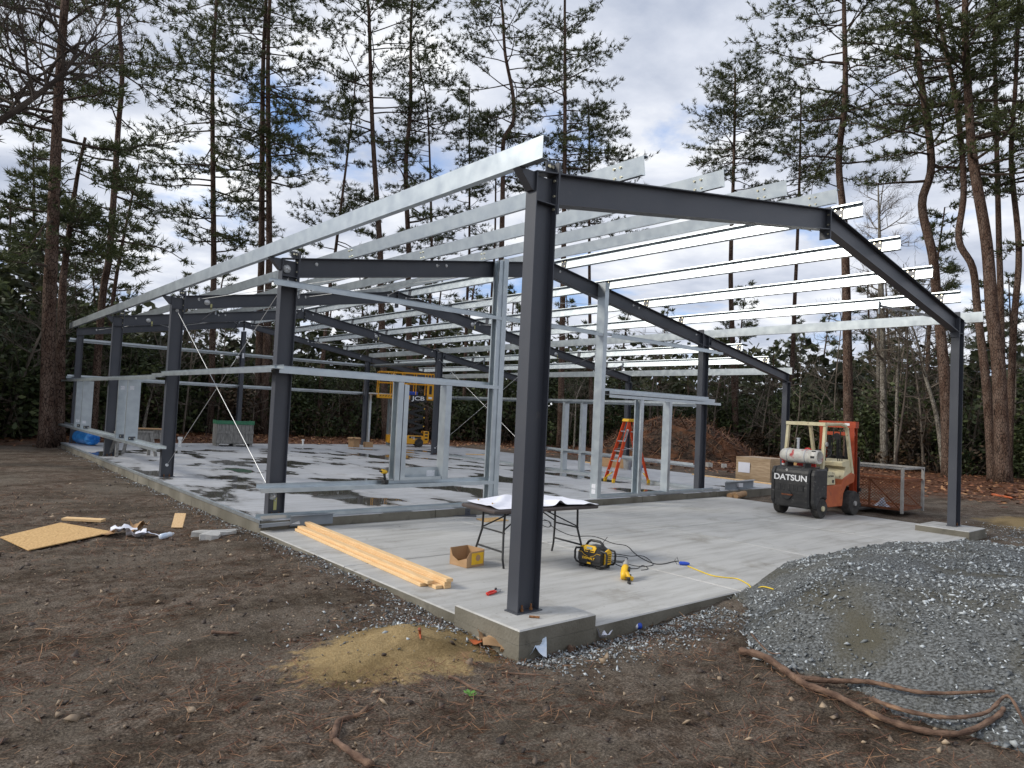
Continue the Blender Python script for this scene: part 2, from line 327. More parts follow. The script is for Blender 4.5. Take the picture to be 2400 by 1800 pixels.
def ground_material():
    m = bpy.data.materials.new('dirt'); m.use_nodes = True; n, l = m.node_tree.nodes, m.node_tree.links
    b = n['Principled BSDF']; b.inputs['Roughness'].default_value = 0.95; b.inputs['Specular IOR Level'].default_value = 0.15
    tc = n.new('ShaderNodeTexCoord')
    def noise(s, d=6, r=0.6, st=None):
        t = n.new('ShaderNodeTexNoise'); t.inputs['Scale'].default_value = s; t.inputs['Detail'].default_value = d; t.inputs['Roughness'].default_value = r
        if st:
            mp = n.new('ShaderNodeMapping'); mp.inputs['Scale'].default_value = st; mp.inputs['Rotation'].default_value = (0, 0, 0.7); l.new(tc.outputs['Object'], mp.inputs[0]); l.new(mp.outputs[0], t.inputs[0])
        else: l.new(tc.outputs['Object'], t.inputs[0])
        return t.outputs[0]
    def ramp(x, st):
        r = n.new('ShaderNodeValToRGB'); l.new(x, r.inputs[0]); e = r.color_ramp.elements
        while len(e) < len(st): e.new(0.5)
        for q, (p, c) in zip(e, st): q.position = p; q.color = (*c, 1)
        return r.outputs[0]
    def mix(f, a, c, bl='MIX'):
        x = n.new('ShaderNodeMix'); x.data_type = 'RGBA'; x.blend_type = bl
        l.new(f, x.inputs[0]) if not isinstance(f, float) else setattr(x.inputs[0], 'default_value', f)
        for i, q in ((6, a), (7, c)):
            if isinstance(q, tuple): x.inputs[i].default_value = (*q, 1)
            else: l.new(q, x.inputs[i])
        return x.outputs[2]
    def mth(op, a, c=None, clamp=False):
        x = n.new('ShaderNodeMath'); x.operation = op; x.use_clamp = clamp
        for i, q in enumerate((a, c)):
            if q is None: continue
            if isinstance(q, (int, float)): x.inputs[i].default_value = q
            else: l.new(q, x.inputs[i])
        return x.outputs[0]
    fine_ = noise(55, 8, 0.72); mid = noise(6, 6, 0.65)
    dirt = ramp(fine_, [(0.30, (0.020, 0.016, 0.014)), (0.48, (0.125, 0.100, 0.078)), (0.60, (0.24, 0.195, 0.155)), (0.74, (0.40, 0.34, 0.28))])
    dirt = mix(ramp(mid, [(0.42, (0, 0, 0)), (0.62, (1, 1, 1))]), dirt, mix(1.0, dirt, (0.50, 0.43, 0.38), 'MULTIPLY'))
    pale = ramp(noise(0.55, 5, 0.6), [(0.45, (0, 0, 0)), (0.66, (0.75, 0.75, 0.75))])
    dirt = mix(pale, dirt, ramp(fine_, [(0.3, (0.060, 0.050, 0.040)), (0.55, (0.17, 0.145, 0.115)), (0.75, (0.36, 0.32, 0.27))]))
    straw = ramp(noise(9, 7, 0.75, (1, 3.2, 1)), [(0.53, (0, 0, 0)), (0.63, (1, 1, 1))])
    patch = ramp(noise(0.9, 4), [(0.46, (0, 0, 0)), (0.6, (1, 1, 1))])
    dirt = mix(mth('MULTIPLY', straw, patch), dirt, (0.115, 0.045, 0.022))
    # sand tipped near the corner of the slab
    sp = n.new('ShaderNodeSeparateXYZ'); l.new(tc.outputs['Object'], sp.inputs[0])
    def blob(cx, cy, rx, ry):
        dx = mth('DIVIDE', mth('SUBTRACT', sp.outputs[0], cx), rx); dy = mth('DIVIDE', mth('SUBTRACT', sp.outputs[1], cy), ry)
        return mth('SUBTRACT', 1.0, mth('ADD', mth('MULTIPLY', dx, dx), mth('MULTIPLY', dy, dy)))
    sm = mth('ADD', blob(-1.10, 0.08, 1.05, 0.66), mth('MULTIPLY', mth('SUBTRACT', noise(5, 7, 0.7), 0.5), 2.6))
    sand = ramp(sm, [(0.02, (0, 0, 0)), (0.40, (1, 1, 1))])
    dirt = mix(sand, dirt, ramp(fine_, [(0.3, (0.24, 0.165, 0.075)), (0.6, (0.40, 0.295, 0.15)), (0.78, (0.5, 0.42, 0.28))]))
    sm2 = mth('ADD', blob(15.6, -0.6, 1.9, 1.3), mth('MULTIPLY', mth('SUBTRACT', noise(2, 7, 0.7), 0.5), 2.4))
    dirt = mix(ramp(sm2, [(0.05, (0, 0, 0)), (0.5, (1, 1, 1))]), dirt, ramp(fine_, [(0.3, (0.16, 0.11, 0.055)), (0.65, (0.32, 0.24, 0.12))]))
    # reddish leaf litter towards the woods
    dist = mth('MAXIMUM', mth('SUBTRACT', sp.outputs[0], 19.5), mth('SUBTRACT', sp.outputs[1], 25.6))
    lit = ramp(mth('ADD', mth('MULTIPLY', dist, 0.16), mth('MULTIPLY', mth('SUBTRACT', noise(0.5, 5), 0.5), 1.6)), [(0.1, (0, 0, 0)), (0.55, (1, 1, 1))])
    dirt = mix(lit, dirt, ramp(noise(16, 7, 0.7), [(0.3, (0.035, 0.018, 0.012)), (0.5, (0.115, 0.05, 0.027)), (0.7, (0.25, 0.13, 0.075))]))
    mud = ramp(noise(0.7, 5, 0.6, (1, 2.5, 1)), [(0.45, (1, 1, 1)), (0.6, (0.62, 0.6, 0.56))])
    dirt = mix(1.0, dirt, mud, 'MULTIPLY')
    l.new(dirt, b.inputs['Base Color'])
    bp = n.new('ShaderNodeBump'); bp.inputs['Strength'].default_value = 0.9; bp.inputs['Distance'].default_value = 0.035
    hgt = mth('ADD', mth('MULTIPLY', fine_, 0.6), mth('MULTIPLY', noise(14, 6, 0.7), 1.0)); l.new(hgt, bp.inputs['Height']); l.new(bp.outputs[0], b.inputs['Normal'])
    return m
M['dirt'] = ground_material()
g = link('ground', npmesh('ground', np.stack([gx, gy, gz_], -1).reshape(-1, 3), F, M['dirt'], True)); kind(g, 'structure')

# ------------------------------------------------------------------ concrete
def concrete(name, wet, base=(0.36, 0.355, 0.345), hi=(0.46, 0.455, 0.44)):
    m = bpy.data.materials.new(name); m.use_nodes = True; n, l = m.node_tree.nodes, m.node_tree.links
    b = n['Principled BSDF']; tc = n.new('ShaderNodeTexCoord')
    def noise(s, d=6, r=0.6, st=(1, 1, 1), off=(0, 0, 0), rot=0.0):
        mp = n.new('ShaderNodeMapping'); mp.inputs['Scale'].default_value = st; mp.inputs['Location'].default_value = off; mp.inputs['Rotation'].default_value = (0, 0, rot)
        t = n.new('ShaderNodeTexNoise'); t.inputs['Scale'].default_value = s; t.inputs['Detail'].default_value = d; t.inputs['Roughness'].default_value = r
        l.new(tc.outputs['Object'], mp.inputs[0]); l.new(mp.outputs[0], t.inputs[0]); return t.outputs[0]
    def ramp(x, st):
        r = n.new('ShaderNodeValToRGB'); l.new(x, r.inputs[0]); e = r.color_ramp.elements
        while len(e) < len(st): e.new(0.5)
        for q, (p, c) in zip(e, st): q.position = p; q.color = (*c, 1) if len(c) == 3 else c
        return r.outputs[0]
    def mix(f, a, c, bl='MIX'):
        x = n.new('ShaderNodeMix'); x.data_type = 'RGBA'; x.blend_type = bl
        if isinstance(f, float): x.inputs[0].default_value = f
        else: l.new(f, x.inputs[0])
        for i, q in ((6, a), (7, c)):
            if isinstance(q, tuple): x.inputs[i].default_value = (*q, 1)
            else: l.new(q, x.inputs[i])
        return x.outputs[2]
    c = ramp(noise(0.55, 6, 0.62), [(0.3, base), (0.65, hi)])
    streak = ramp(noise(2.2, 6, 0.65, (0.35, 3.2, 1), rot=0.5), [(0.34, (0.76, 0.75, 0.73)), (0.54, (1, 1, 1))])
    c = mix(1.0, c, streak, 'MULTIPLY')
    stain = ramp(noise(1.3, 7, 0.7, (1, 1, 1), (7, 3, 0)), [(0.56, (1, 1, 1)), (0.72, (0.68, 0.65, 0.60))])
    c = mix(1.0, c, stain, 'MULTIPLY')
    speck = ramp(noise(26, 3, 0.5), [(0.25, (0.55, 0.53, 0.5)), (0.33, (1, 1, 1))])
    c = mix(1.0, c, speck, 'MULTIPLY')
    pit = ramp(noise(7, 2, 0.4, (1, 1, 1), (2, 9, 0)), [(0.20, (0.4, 0.38, 0.35)), (0.25, (1, 1, 1))])
    c = mix(1.0, c, pit, 'MULTIPLY')
    if wet:
        sp = n.new('ShaderNodeSeparateXYZ'); l.new(tc.outputs['Object'], sp.inputs[0])
        def mr(x, a, bb):
            r = n.new('ShaderNodeMapRange'); l.new(x, r.inputs[0]); r.inputs[1].default_value = a; r.inputs[2].default_value = bb; r.interpolation_type = 'SMOOTHSTEP'; return r.outputs[0]
        def mul(a, c_):
            x = n.new('ShaderNodeMath'); x.operation = 'MULTIPLY'; l.new(a, x.inputs[0]); l.new(c_, x.inputs[1]); return x.outputs[0]
        area = mul(mr(sp.outputs[0], 14.0, 11.2), mr(sp.outputs[1], 23.8, 21.0))
        pud = noise(0.62, 4, 0.55, (1.25, 0.62, 1), (4.4, 1.3, 0), 0.35)
        x = n.new('ShaderNodeMath'); x.operation = 'MULTIPLY_ADD'; l.new(area, x.inputs[0]); x.inputs[1].default_value = 0.10; l.new(pud, x.inputs[2])
        mk = ramp(x.outputs[0], [(0.622, (0, 0, 0)), (0.668, (1, 1, 1))])
        damp = ramp(x.outputs[0], [(0.585, (0, 0, 0)), (0.645, (0.38, 0.38, 0.38))])
        c = mix(damp, c, (0.20, 0.195, 0.185)); c = mix(mk, c, (0.085, 0.082, 0.075))
        r = n.new('ShaderNodeMapRange'); l.new(mk, r.inputs[0]); r.inputs[3].default_value = 0.50; r.inputs[4].default_value = 0.03
        l.new(r.outputs[0], b.inputs['Roughness'])
        bs = n.new('ShaderNodeMapRange'); l.new(mk, bs.inputs[0]); bs.inputs[3].default_value = 0.25; bs.inputs[4].default_value = 0.0
    else: b.inputs['Roughness'].default_value = 0.62
    b.inputs['Specular IOR Level'].default_value = 0.45
    l.new(c, b.inputs['Base Color'])
    bp = n.new('ShaderNodeBump'); bp.inputs['Strength'].default_value = 0.25; bp.inputs['Distance'].default_value = 0.01
    if wet: l.new(bs.outputs[0], bp.inputs['Strength'])
    l.new(noise(30, 5, 0.7), bp.inputs['Height']); l.new(bp.outputs[0], b.inputs['Normal'])
    return m
M['concrete'] = concrete('concrete_dry', False, (0.37, 0.365, 0.35), (0.47, 0.465, 0.445))
M['wetconcrete'] = concrete('concrete_wet', True, (0.37, 0.38, 0.40), (0.46, 0.47, 0.49))
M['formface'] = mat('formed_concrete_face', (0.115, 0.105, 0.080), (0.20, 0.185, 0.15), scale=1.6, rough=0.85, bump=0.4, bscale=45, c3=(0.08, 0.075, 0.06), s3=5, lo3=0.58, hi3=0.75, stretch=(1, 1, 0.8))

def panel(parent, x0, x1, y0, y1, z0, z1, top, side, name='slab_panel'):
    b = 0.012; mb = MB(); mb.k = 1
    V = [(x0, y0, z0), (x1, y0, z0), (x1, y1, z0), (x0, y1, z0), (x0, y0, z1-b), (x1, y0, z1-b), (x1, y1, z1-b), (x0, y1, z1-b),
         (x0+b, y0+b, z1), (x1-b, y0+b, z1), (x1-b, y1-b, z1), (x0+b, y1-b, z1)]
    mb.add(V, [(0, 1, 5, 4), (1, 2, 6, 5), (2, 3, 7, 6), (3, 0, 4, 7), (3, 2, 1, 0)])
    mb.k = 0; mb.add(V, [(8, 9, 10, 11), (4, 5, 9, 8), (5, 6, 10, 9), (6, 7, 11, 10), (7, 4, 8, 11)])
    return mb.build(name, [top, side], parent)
porch = kind(bpy.data.objects.new('porch_slab', None), 'structure'); COL.objects.link(porch)
j = 0.007
px = [-0.215, 3.20, 6.20, 9.20, 12.25]; py = [-0.415, 2.90, 5.64]
for i in range(4):
    for k in range(2):
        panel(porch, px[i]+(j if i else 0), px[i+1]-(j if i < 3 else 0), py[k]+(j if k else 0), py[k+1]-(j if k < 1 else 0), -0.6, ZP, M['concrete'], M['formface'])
def pier(x0, x1, y0, y1):
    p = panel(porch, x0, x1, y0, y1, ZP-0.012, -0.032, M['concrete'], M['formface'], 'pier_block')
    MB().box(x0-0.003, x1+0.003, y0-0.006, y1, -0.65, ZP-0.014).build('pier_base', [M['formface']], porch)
pier(-0.295, 0.66, -0.445, 0.49); pier(11.05, 12.02, -0.455, 0.49)
slab = kind(bpy.data.objects.new('main_slab', None), 'structure'); COL.objects.link(slab)
mx = [-0.205, 3.0, 5.95, 8.9, 11.95, 16.35]; my = [5.65, 9.1, 12.3, 15.4, 18.45, 21.5, 24.75]
for i in range(5):
    for k in range(6):
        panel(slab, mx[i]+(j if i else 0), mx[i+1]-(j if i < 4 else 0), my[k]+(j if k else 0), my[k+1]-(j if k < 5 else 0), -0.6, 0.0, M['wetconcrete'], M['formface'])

# ------------------------------------------------------------------ gravel heap, loose stones
hx, hy = np.meshgrid(np.arange(0.2, 13.0, 0.07), np.arange(-8.0, -0.41, 0.07))
hh = heap_h(hx, hy); hz = ground_z(hx, hy)+hh+np.where(hh > 0.03, 0.012*vnoise(hx*9, hy*9, 41)+0.012*vnoise(hx*17, hy*17, 42), -0.06)
ni, nj = hx.shape; idx = np.arange(ni*nj).reshape(ni, nj)
F = np.stack([idx[:-1, :-1], idx[:-1, 1:], idx[1:, 1:], idx[1:, :-1]], -1).reshape(-1, 4)
M['gravel'] = mat('gravel_fines', (0.045, 0.046, 0.042), (0.20, 0.21, 0.21), scale=42, rough=0.85, lo=0.38, hi=0.68, bump=1.0, bscale=60, c3=(0.085, 0.078, 0.055), s3=1.1, lo3=0.5, hi3=0.66, detail=8)
kind(link('gravel_heap', npmesh('gravel_heap', np.stack([hx, hy, hz], -1).reshape(-1, 3), F, M['gravel'], True)), 'structure')
def chips(P, S, seed=1, flat=0.42):
    """angular stones: squashed, jittered octahedra (8 triangles each)"""
    r = np.random.default_rng(seed); N = len(P)
    base = np.array([[1, 0, 0], [0, 1, 0], [-1, 0, 0], [0, -1, 0], [0, 0, 1], [0, 0, -1]], float)
    V = base[None]*(1+0.45*r.uniform(-1, 1, (N, 6, 1)))+0.25*r.uniform(-1, 1, (N, 6, 3))
    V = V*np.stack([np.ones(N), r.uniform(0.5, 0.9, N), r.uniform(flat*0.6, flat*1.3, N)], -1)[:, None]*S[:, None, None]
    a = r.uniform(0, 6.28, N); t = r.normal(0, 0.45, (N, 2)); ca, sa = np.cos(a), np.sin(a)
    X = V[..., 0]*ca[:, None]-V[..., 1]*sa[:, None]; Y = V[..., 0]*sa[:, None]+V[..., 1]*ca[:, None]
    Z = V[..., 2]+X*t[:, :1]+Y*t[:, 1:]
    V = np.stack([X, Y, Z], -1)+P[:, None]
    T = np.array([[0, 1, 4], [1, 2, 4], [2, 3, 4], [3, 0, 4], [1, 0, 5], [2, 1, 5], [3, 2, 5], [0, 3, 5]])
    return V.reshape(-1, 3), (T[None]+6*np.arange(N)[:, None, None]).reshape(-1, 3)
def stone_mat(name, a, b_, c):
    m = bpy.data.materials.new(name); m.use_nodes = True; n, l = m.node_tree.nodes, m.node_tree.links
    ge = n.new('ShaderNodeNewGeometry'); r = n.new('ShaderNodeValToRGB'); l.new(ge.outputs['Random Per Island'], r.inputs[0])
    e = r.color_ramp.elements; e[0].color = (*a, 1); e[1].color = (*c, 1); q = e.new(0.55); q.color = (*b_, 1)
    l.new(r.outputs[0], n['Principled BSDF'].inputs['Base Color']); n['Principled BSDF'].inputs['Roughness'].default_value = 0.7
    return m
M['stone'] = stone_mat('blue_grey_stone', (0.06, 0.063, 0.062), (0.20, 0.215, 0.22), (0.56, 0.60, 0.62))
r = np.random.default_rng(3)
xs_, ys_ = r.uniform(0.4, 11.5, 60000), r.uniform(-6.8, -0.43, 60000)
h_ = heap_h(xs_, ys_); dcam = np.hypot(xs_-CAM[0], ys_-CAM[1])
cl = 0.5+0.5*vnoise(xs_*1.4, ys_*1.4, 77)+0.35*vnoise(xs_*3.5, ys_*3.5, 78)
keep = (h_ > 0.02) & (r.uniform(0, 1, 60000) < np.clip(cl*1.1, 0.06, 1)*np.clip(11/dcam, 0.2, 1))
xs_, ys_, h_ = xs_[keep], ys_[keep], h_[keep]
S_ = np.clip(r.lognormal(-4.35, 0.45, len(xs_)), 0.006, 0.042)
V, F = chips(np.stack([xs_, ys_, ground_z(xs_, ys_)+h_+0.006], -1), S_, 5)
# strip of stones against the slab edges and the apron in front of the pier
N = 4200; ya = r.uniform(-0.5, 24, N); xa = -0.22-np.abs(r.normal(0, 0.13, N)); w = r.uniform(0, 1, N) < np.clip(5/(1+ya), 0.25, 1)
N2 = 2200; xb = r.uniform(-0.35, 2.6, N2); yb = -0.46-np.abs(r.normal(0, 0.32, N2))
N3 = 700; xc, yc = r.normal(-0.55, 0.5, N3), r.normal(0.75, 0.35, N3); ok3 = xc < -0.32
N4 = 1500; xd, yd = r.uniform(11.8, 14.5, N4), r.normal(-0.9, 0.5, N4)
xx = np.concatenate([xa[w], xb, xc[ok3], xd]); yy = np.concatenate([ya[w], yb, yc[ok3], yd])
V2, F2 = chips(np.stack([xx, yy, ground_z(xx, yy)+0.008], -1), np.clip(r.lognormal(-4.5, 0.42, len(xx)), 0.006, 0.035), 6)
o = link('gravel_stones', npmesh('gravel_stones', np.concatenate([V, V2]), np.concatenate([F, F2+len(V)]), M['stone'])); kind(o, 'stuff')

# ------------------------------------------------------------------ ground litter: needles, bark chips, leaves
def slivers(P, L, wd, seed, tilt=0.25, bend=True):
    r = np.random.default_rng(seed); N = len(P); a = r.uniform(0, 6.28, N)
    d = np.stack([np.cos(a), np.sin(a), r.normal(0, tilt, N)], -1); s = np.stack([-np.sin(a), np.cos(a), r.normal(0, 0.3, N)], -1)
    A = P-d*L[:, None]/2; B = P+d*L[:, None]/2; s = s*wd[:, None]/2; mid = P+s*4*r.uniform(-1, 1, (N, 1))
    V = np.stack([A-s*0.6, A+s*0.6, mid+s, B+s*0.3, B-s*0.3, mid-s], 1).reshape(-1, 3)
    k = 6*np.arange(N)[:, None]
    return V, np.concatenate([k+np.array([[0, 1, 2, 5]]), k+np.array([[5, 2, 3, 4]])])
def scatter(n, x0, x1, y0, y1, seed, gate=None):
    r = np.random.default_rng(seed); x, y = r.uniform(x0, x1, n), r.uniform(y0, y1, n)
    out = ~((x > -0.25) & (x < 12.2) & (y > -0.44) & (y < 25)) & ~((x > 11) & (x < 16.5) & (y > 5.6) & (y < 25)) & (heap_h(x, y) < 0.03)
    if gate is not None: out &= gate(x, y, r)
    return x[out], y[out]
M['needles_dead'] = stone_mat('pine_straw', (0.045, 0.02, 0.012), (0.15, 0.06, 0.03), (0.36, 0.20, 0.10))
M['chips'] = stone_mat('bark_chips', (0.025, 0.018, 0.015), (0.085, 0.06, 0.045), (0.40, 0.30, 0.20))
nz = lambda x, y: 0.5+0.5*vnoise(x*0.9, y*0.9, 51)+0.3*vnoise(x*2.4, y*2.4, 52)
x, y = scatter(90000, -6.5, 2.5, -4.6, 12, 21, lambda x, y, r: (r.uniform(0, 1, len(x)) < np.clip(nz(x, y)*1.2-0.15, 0.05, 1)*np.clip(5/np.hypot(x-CAM[0], y-CAM[1]), 0.15, 1)) & ~(((x+1.12)/0.8)**2+((y-0.2)/0.45)**2 < 1))
r = np.random.default_rng(22)
V, F = slivers(np.stack([x, y, ground_z(x, y)+0.018], -1), r.uniform(0.05, 0.17, len(x)), r.uniform(0.002, 0.0055, len(x)), 23)
kind(link('pine_straw', npmesh('pine_straw', V, F, M['needles_dead'])), 'stuff')
x, y = scatter(16000, -6.5, 3.5, -4.6, 14, 24, lambda x, y, r: (r.uniform(0, 1, len(x)) < np.clip(6/np.hypot(x-CAM[0], y-CAM[1]), 0.2, 1)) & ~((((x+1.12)/0.8)**2+((y-0.2)/0.45)**2 < 1) & (r.uniform(0, 1, len(x)) < 0.85)))
V, F = chips(np.stack([x, y, ground_z(x, y)+0.008], -1), np.clip(r.lognormal(-4.6, 0.6, len(x)), 0.004, 0.05), 25, 0.5)
kind(link('bark_chips', npmesh('bark_chips', V, F, M['chips'])), 'stuff')
M['fallen'] = stone_mat('fallen_leaves', (0.06, 0.022, 0.012), (0.20, 0.075, 0.03), (0.40, 0.22, 0.10))
def leaf_quads(P, S, seed, up=0.8):
    r = np.random.default_rng(seed); N = len(P)
    a = r.normal(0, 1, (N, 3)); a[:, 2] *= (1-up); a /= np.linalg.norm(a, axis=1)[:, None]+1e-9
    n_ = r.normal(0, 1, (N, 3))*(1-up)+np.array([0, 0, 1.0])*up; b = np.cross(n_, a); b /= np.linalg.norm(b, axis=1)[:, None]+1e-9
    a = a*S[:, None]; b = b*S[:, None]*0.55
    V = np.stack([P-a, P-b*0.9+a*0.1, P+a, P+b+a*0.1], 1).reshape(-1, 3)
    return V, 4*np.arange(N)[:, None]+np.array([[0, 1, 2, 3]])
def lg(x, y, r):
    d = np.maximum(x-18.5, y-25.2); return r.uniform(0, 1, len(x)) < np.clip(d*0.3, 0, 1)*np.clip(1.5-d/22, 0.1, 1)
x, y = scatter(52000, -16, 46, -10, 46, 27, lg)
V, F = leaf_quads(np.stack([x, y, ground_z(x, y)+0.03], -1), np.random.default_rng(2).uniform(0.05, 0.13, len(x)), 28)
kind(link('leaf_litter', npmesh('leaf_litter', V, F, M['fallen'])), 'stuff')

# ================================================================== the steel frame building
B = thing('steel_building_frame', 'open steel building skeleton of dark grey columns and rafters with galvanized purlins on the slab', 'building frame')
BF, DC = 0.151, 0.27
HB = BF/2
def roof(x): return HE+SL*min(x, W-x) if x <= W else HE-SL*(x-W)
bolt_me = MB().cyl((0, 0, 0), (0, 0, 0.014), 0.014, seg=6).mesh('bolt', M['zinc'])
rbolt_me = MB().lathe([(0.016, 0), (0.016, 0.022), (0.009, 0.024), (0.009, 0.055)], seg=8).mesh('anchor_bolt', M['rustbolt'])
washer_me = MB().lathe([(0.045, 0), (0.045, 0.012), (0.02, 0.03), (0.012, 0.032), (0.012, 0.06)], seg=12).mesh('hillside_washer', M['rod'])
def bolt(p, n, parent, me=None, name='bolt', s=1.0):
    o = link(name, me or bolt_me, parent, p); o.rotation_euler = Vector(n).to_track_quat('Z', 'Y').to_euler(); o.scale = (s,)*3; return o
def slanted(mb, x0, z0, x1, z1, t, y0, y1):
    """plate following the roof from x0 to x1 with vertical cut ends, t thick downwards"""
    return mb.poly([(x0, y0, z0), (x1, y0, z1), (x1, y0, z1-t), (x0, y0, z0-t)], y1-y0, (0, 1, 0))
def main_column(y, xo, s, z0, top, small=False):
    d = 0.2 if small else DC; xi = xo+s*d
    zt_o, zt_i = (top, top) if small else (roof(xo)-0.012, roof(xi)-0.012)
    mb = MB(); a, b = sorted((xo, xo+s*0.012)); mb.box(a, b, y-HB, y+HB, z0+0.012, zt_o)
    a, b = sorted((xi, xi-s*0.012)); mb.box(a, b, y-HB, y+HB, z0+0.012, min(zt_o, zt_i))
    a, b = sorted((xo+s*0.012, xi-s*0.012)); mb.box(a, b, y-0.004, y+0.004, z0+0.012, min(zt_o, zt_i)-0.002)
    c = mb.build('column', M['steel'], B)
    if z0 < 0.05:
        a, b = sorted((xo-s*0.02, xi+s*0.03)); MB().box(a, b, y-HB-0.018, y+HB+0.012, z0, z0+0.0115).build('base_plate', M['steel'], c)
        for dx in (0.3, 0.72):
            bolt((xo+s*d*dx, y-0.045, z0+0.012), (0, 0, 1), c, rbolt_me, 'anchor_bolt')
    if not small:
        a, b = sorted((xo+s*0.0125, xi-s*0.0125))
        MB().box(a, b, y-HB+0.003, y-0.0045, 3.835, 3.845).build('stiffener', M['steel'], c)
        x0, x1 = xo-s*0.005, xi; mb = MB()
        slanted(mb, x0, roof(xo), x1, roof(xi), 0.0115, y-HB-0.004, y+HB+0.004); mb.build('cap_plate', M['steel'], c)
        a, b = sorted((xi+s*0.0005, xi+s*0.024))
        MB().box(a, b, y-HB-0.01, y+HB+0.01, 3.76, roof(xi)+0.10).build('end_plate', M['steel'], c)
        for zz in (3.80, 3.93, 4.08): bolt((xi-s*0.0125, y-0.05, zz), (-s, 0, 0), c)
        a, b = sorted((xi-s*0.005, xi-s*0.105)); MB().box(a, b, y-0.012, y-0.002, roof(xi)+0.0, roof(xi)+0.105).build('eave_clip', M['steel'], c)
        for dx in (0.025, 0.07): bolt((xi-s*dx, y-0.0125, roof(xi)+0.06), (0, -1, 0), c, s=1.25)
        xe = xo-s*0.2
        MB().poly([(xe, y-0.05, 4.107), (xo-s*0.001, y-0.05, 4.107), (xo-s*0.001, y-0.05, 3.93), (xo-s*0.03, y-0.05, 3.93)], 0.1, (0, 1, 0)).build('eave_bracket', M['steel'], c)
    return c
def rafter(y, x0, x1, depth, w=BF):
    z0, z1 = roof(x0), roof(x1); h = w/2; mb = MB()
    slanted(mb, x0, z0, x1, z1, 0.012, y-h, y+h); slanted(mb, x0, z0-0.012, x1, z1-0.012, depth-0.024, y-0.004, y+0.004)
    slanted(mb, x0, z0-depth+0.012, x1, z1-depth+0.012, 0.012, y-h, y+h)
    return mb.build('rafter', M['steel'], B)
PX_L, PX_R = [1.23, 2.67, 4.09, 5.50], [6.30, 7.73, 9.17, 10.60]
PX_T = [13.34, 14.78]
for i, y in enumerate(YF):
    end = i == 4; z0 = -0.032 if i == 0 else 0.0; dp = 0.25 if end else 0.31
    cl_ = main_column(y, 0.0, 1, z0, roof(0.1)-0.25, end); cr_ = main_column(y, W, -1, z0, roof(W-0.1)-0.25, end)
    xa = -0.02 if end else DC+0.0245
    ra = rafter(y, xa, W/2-0.0125, dp); rb = rafter(y, W/2+0.0125, (W+0.02 if end else W-DC-0.0245), dp)
    for s in (-1, 1):
        a, b = sorted((W/2+s*0.0005, W/2+s*0.012)); e = MB().box(a, b, y-HB-0.008, y+HB+0.008, roof(W/2)-dp-0.14, roof(W/2)+0.03).build('ridge_plate', M['steel'], ra if s < 0 else rb)
    for zz in (0.09, 0.24, 0.38): bolt((W/2-0.0125, y-0.05, roof(W/2)-zz), (-1, 0, 0), ra)
    if i >= 1:      # the lean-to side
        lr = rafter(y, W+0.004 if not end else W+0.024, W+WL, 0.25)
        xl = W+WL; zt = roof(xl-0.1)-0.27; mb = MB()
        mb.box(xl-0.21, xl-0.2, y-HB, y+HB, 0.012, zt); mb.box(xl-0.01, xl, y-HB, y+HB, 0.012, zt); mb.box(xl-0.2, xl-0.01, y-0.004, y+0.004, 0.012, zt)
        lc = mb.build('column', M['steel'], B); MB().box(xl-0.23, xl+0.02, y-HB-0.01, y+HB+0.01, 0, 0.0115).build('base_plate', M['steel'], lc)
        MB().box(xl-0.24, xl+0.03, y-HB-0.01, y+HB+0.01, zt+0.0005, zt+0.013).build('cap_plate', M['steel'], lc)
        MB().box(xl-0.11, xl-0.1, y-HB+0.002, y-0.0045, zt+0.03, roof(xl-0.1)-0.013).build('stiffener', M['steel'], lr)
        MB().box(W+0.10, W+0.112, y-HB+0.002, y-0.0045, roof(W+0.1)-0.235, roof(W+0.1)-0.015).build('stiffener', M['steel'], lr)
    # purlin clips: dark plates bolted to the purlin webs
    for x in PX_L+PX_R+(PX_T if i >= 1 else []):
        left = x < W/2; sx = 1 if left else -1; th = math.atan(SL)*(1 if left else -1)
        up = Vector((-math.sin(th), 0, math.cos(th))); sd = Vector((math.cos(th), 0, math.sin(th)))
        p = Vector((x, y, roof(x)))+sd*(sx*0.0065)+up*0.1
        cp = MB().obox(p, (0.007, 0.15, 0.185), (0, -th, 0)).build('purlin_clip', M['steel'], ra if left else rb)
        if i <= 1:
            for dy in (-0.045, 0.045):
                for dz in (-0.05, 0.05):
                    if left: bolt(Vector((x, y+dy, roof(x)))-sd*0.003+up*(0.1+dz), -sd, ra)
                    else: bolt(p-sd*0.004+up*dz+Vector((0, dy, 0)), -sd, rb)
# purlins, one piece per bay
TH = math.atan(SL)
ZL = [(-0.065, 0.018), (-0.065, 0.0), (0, 0), (0, 0.2), (0.065, 0.2), (0.065, 0.182)]
ZR = [(-a, b) for a, b in ZL]
def run(line, x, z, cuts, th, t=0.0035, name='purlin', gap=0.002):
    for a, b in zip(cuts[:-1], cuts[1:]):
        MB().strip(line, t, (x, a+gap, z), (x, b-gap, z), (-math.sin(th), 0, math.cos(th))).build(name, M['galv'], B)
cuts = [-0.36, YF[1]+0.7, YF[2]+0.7, YF[3]+0.7, YF[4]+0.4]
for x in PX_L: run(ZL, x, roof(x)+0.002, cuts, TH)
for x in PX_R: run(ZR, x, roof(x)+0.002, cuts, -TH)
for x in PX_T: run(ZR, x, roof(x)+0.002, [YF[1]-0.12]+cuts[2:], -TH)
CE = [(0.075, 0.022), (0.075, 0), (0, 0), (0, 0.205), (0.075, 0.205), (0.075, 0.183)]
run(CE, -0.2, 4.112, cuts, 0.0, name='eave_strut')
run(CE, 11.955, roof(11.955)+0.004, cuts, 0.0, name='eave_strut')
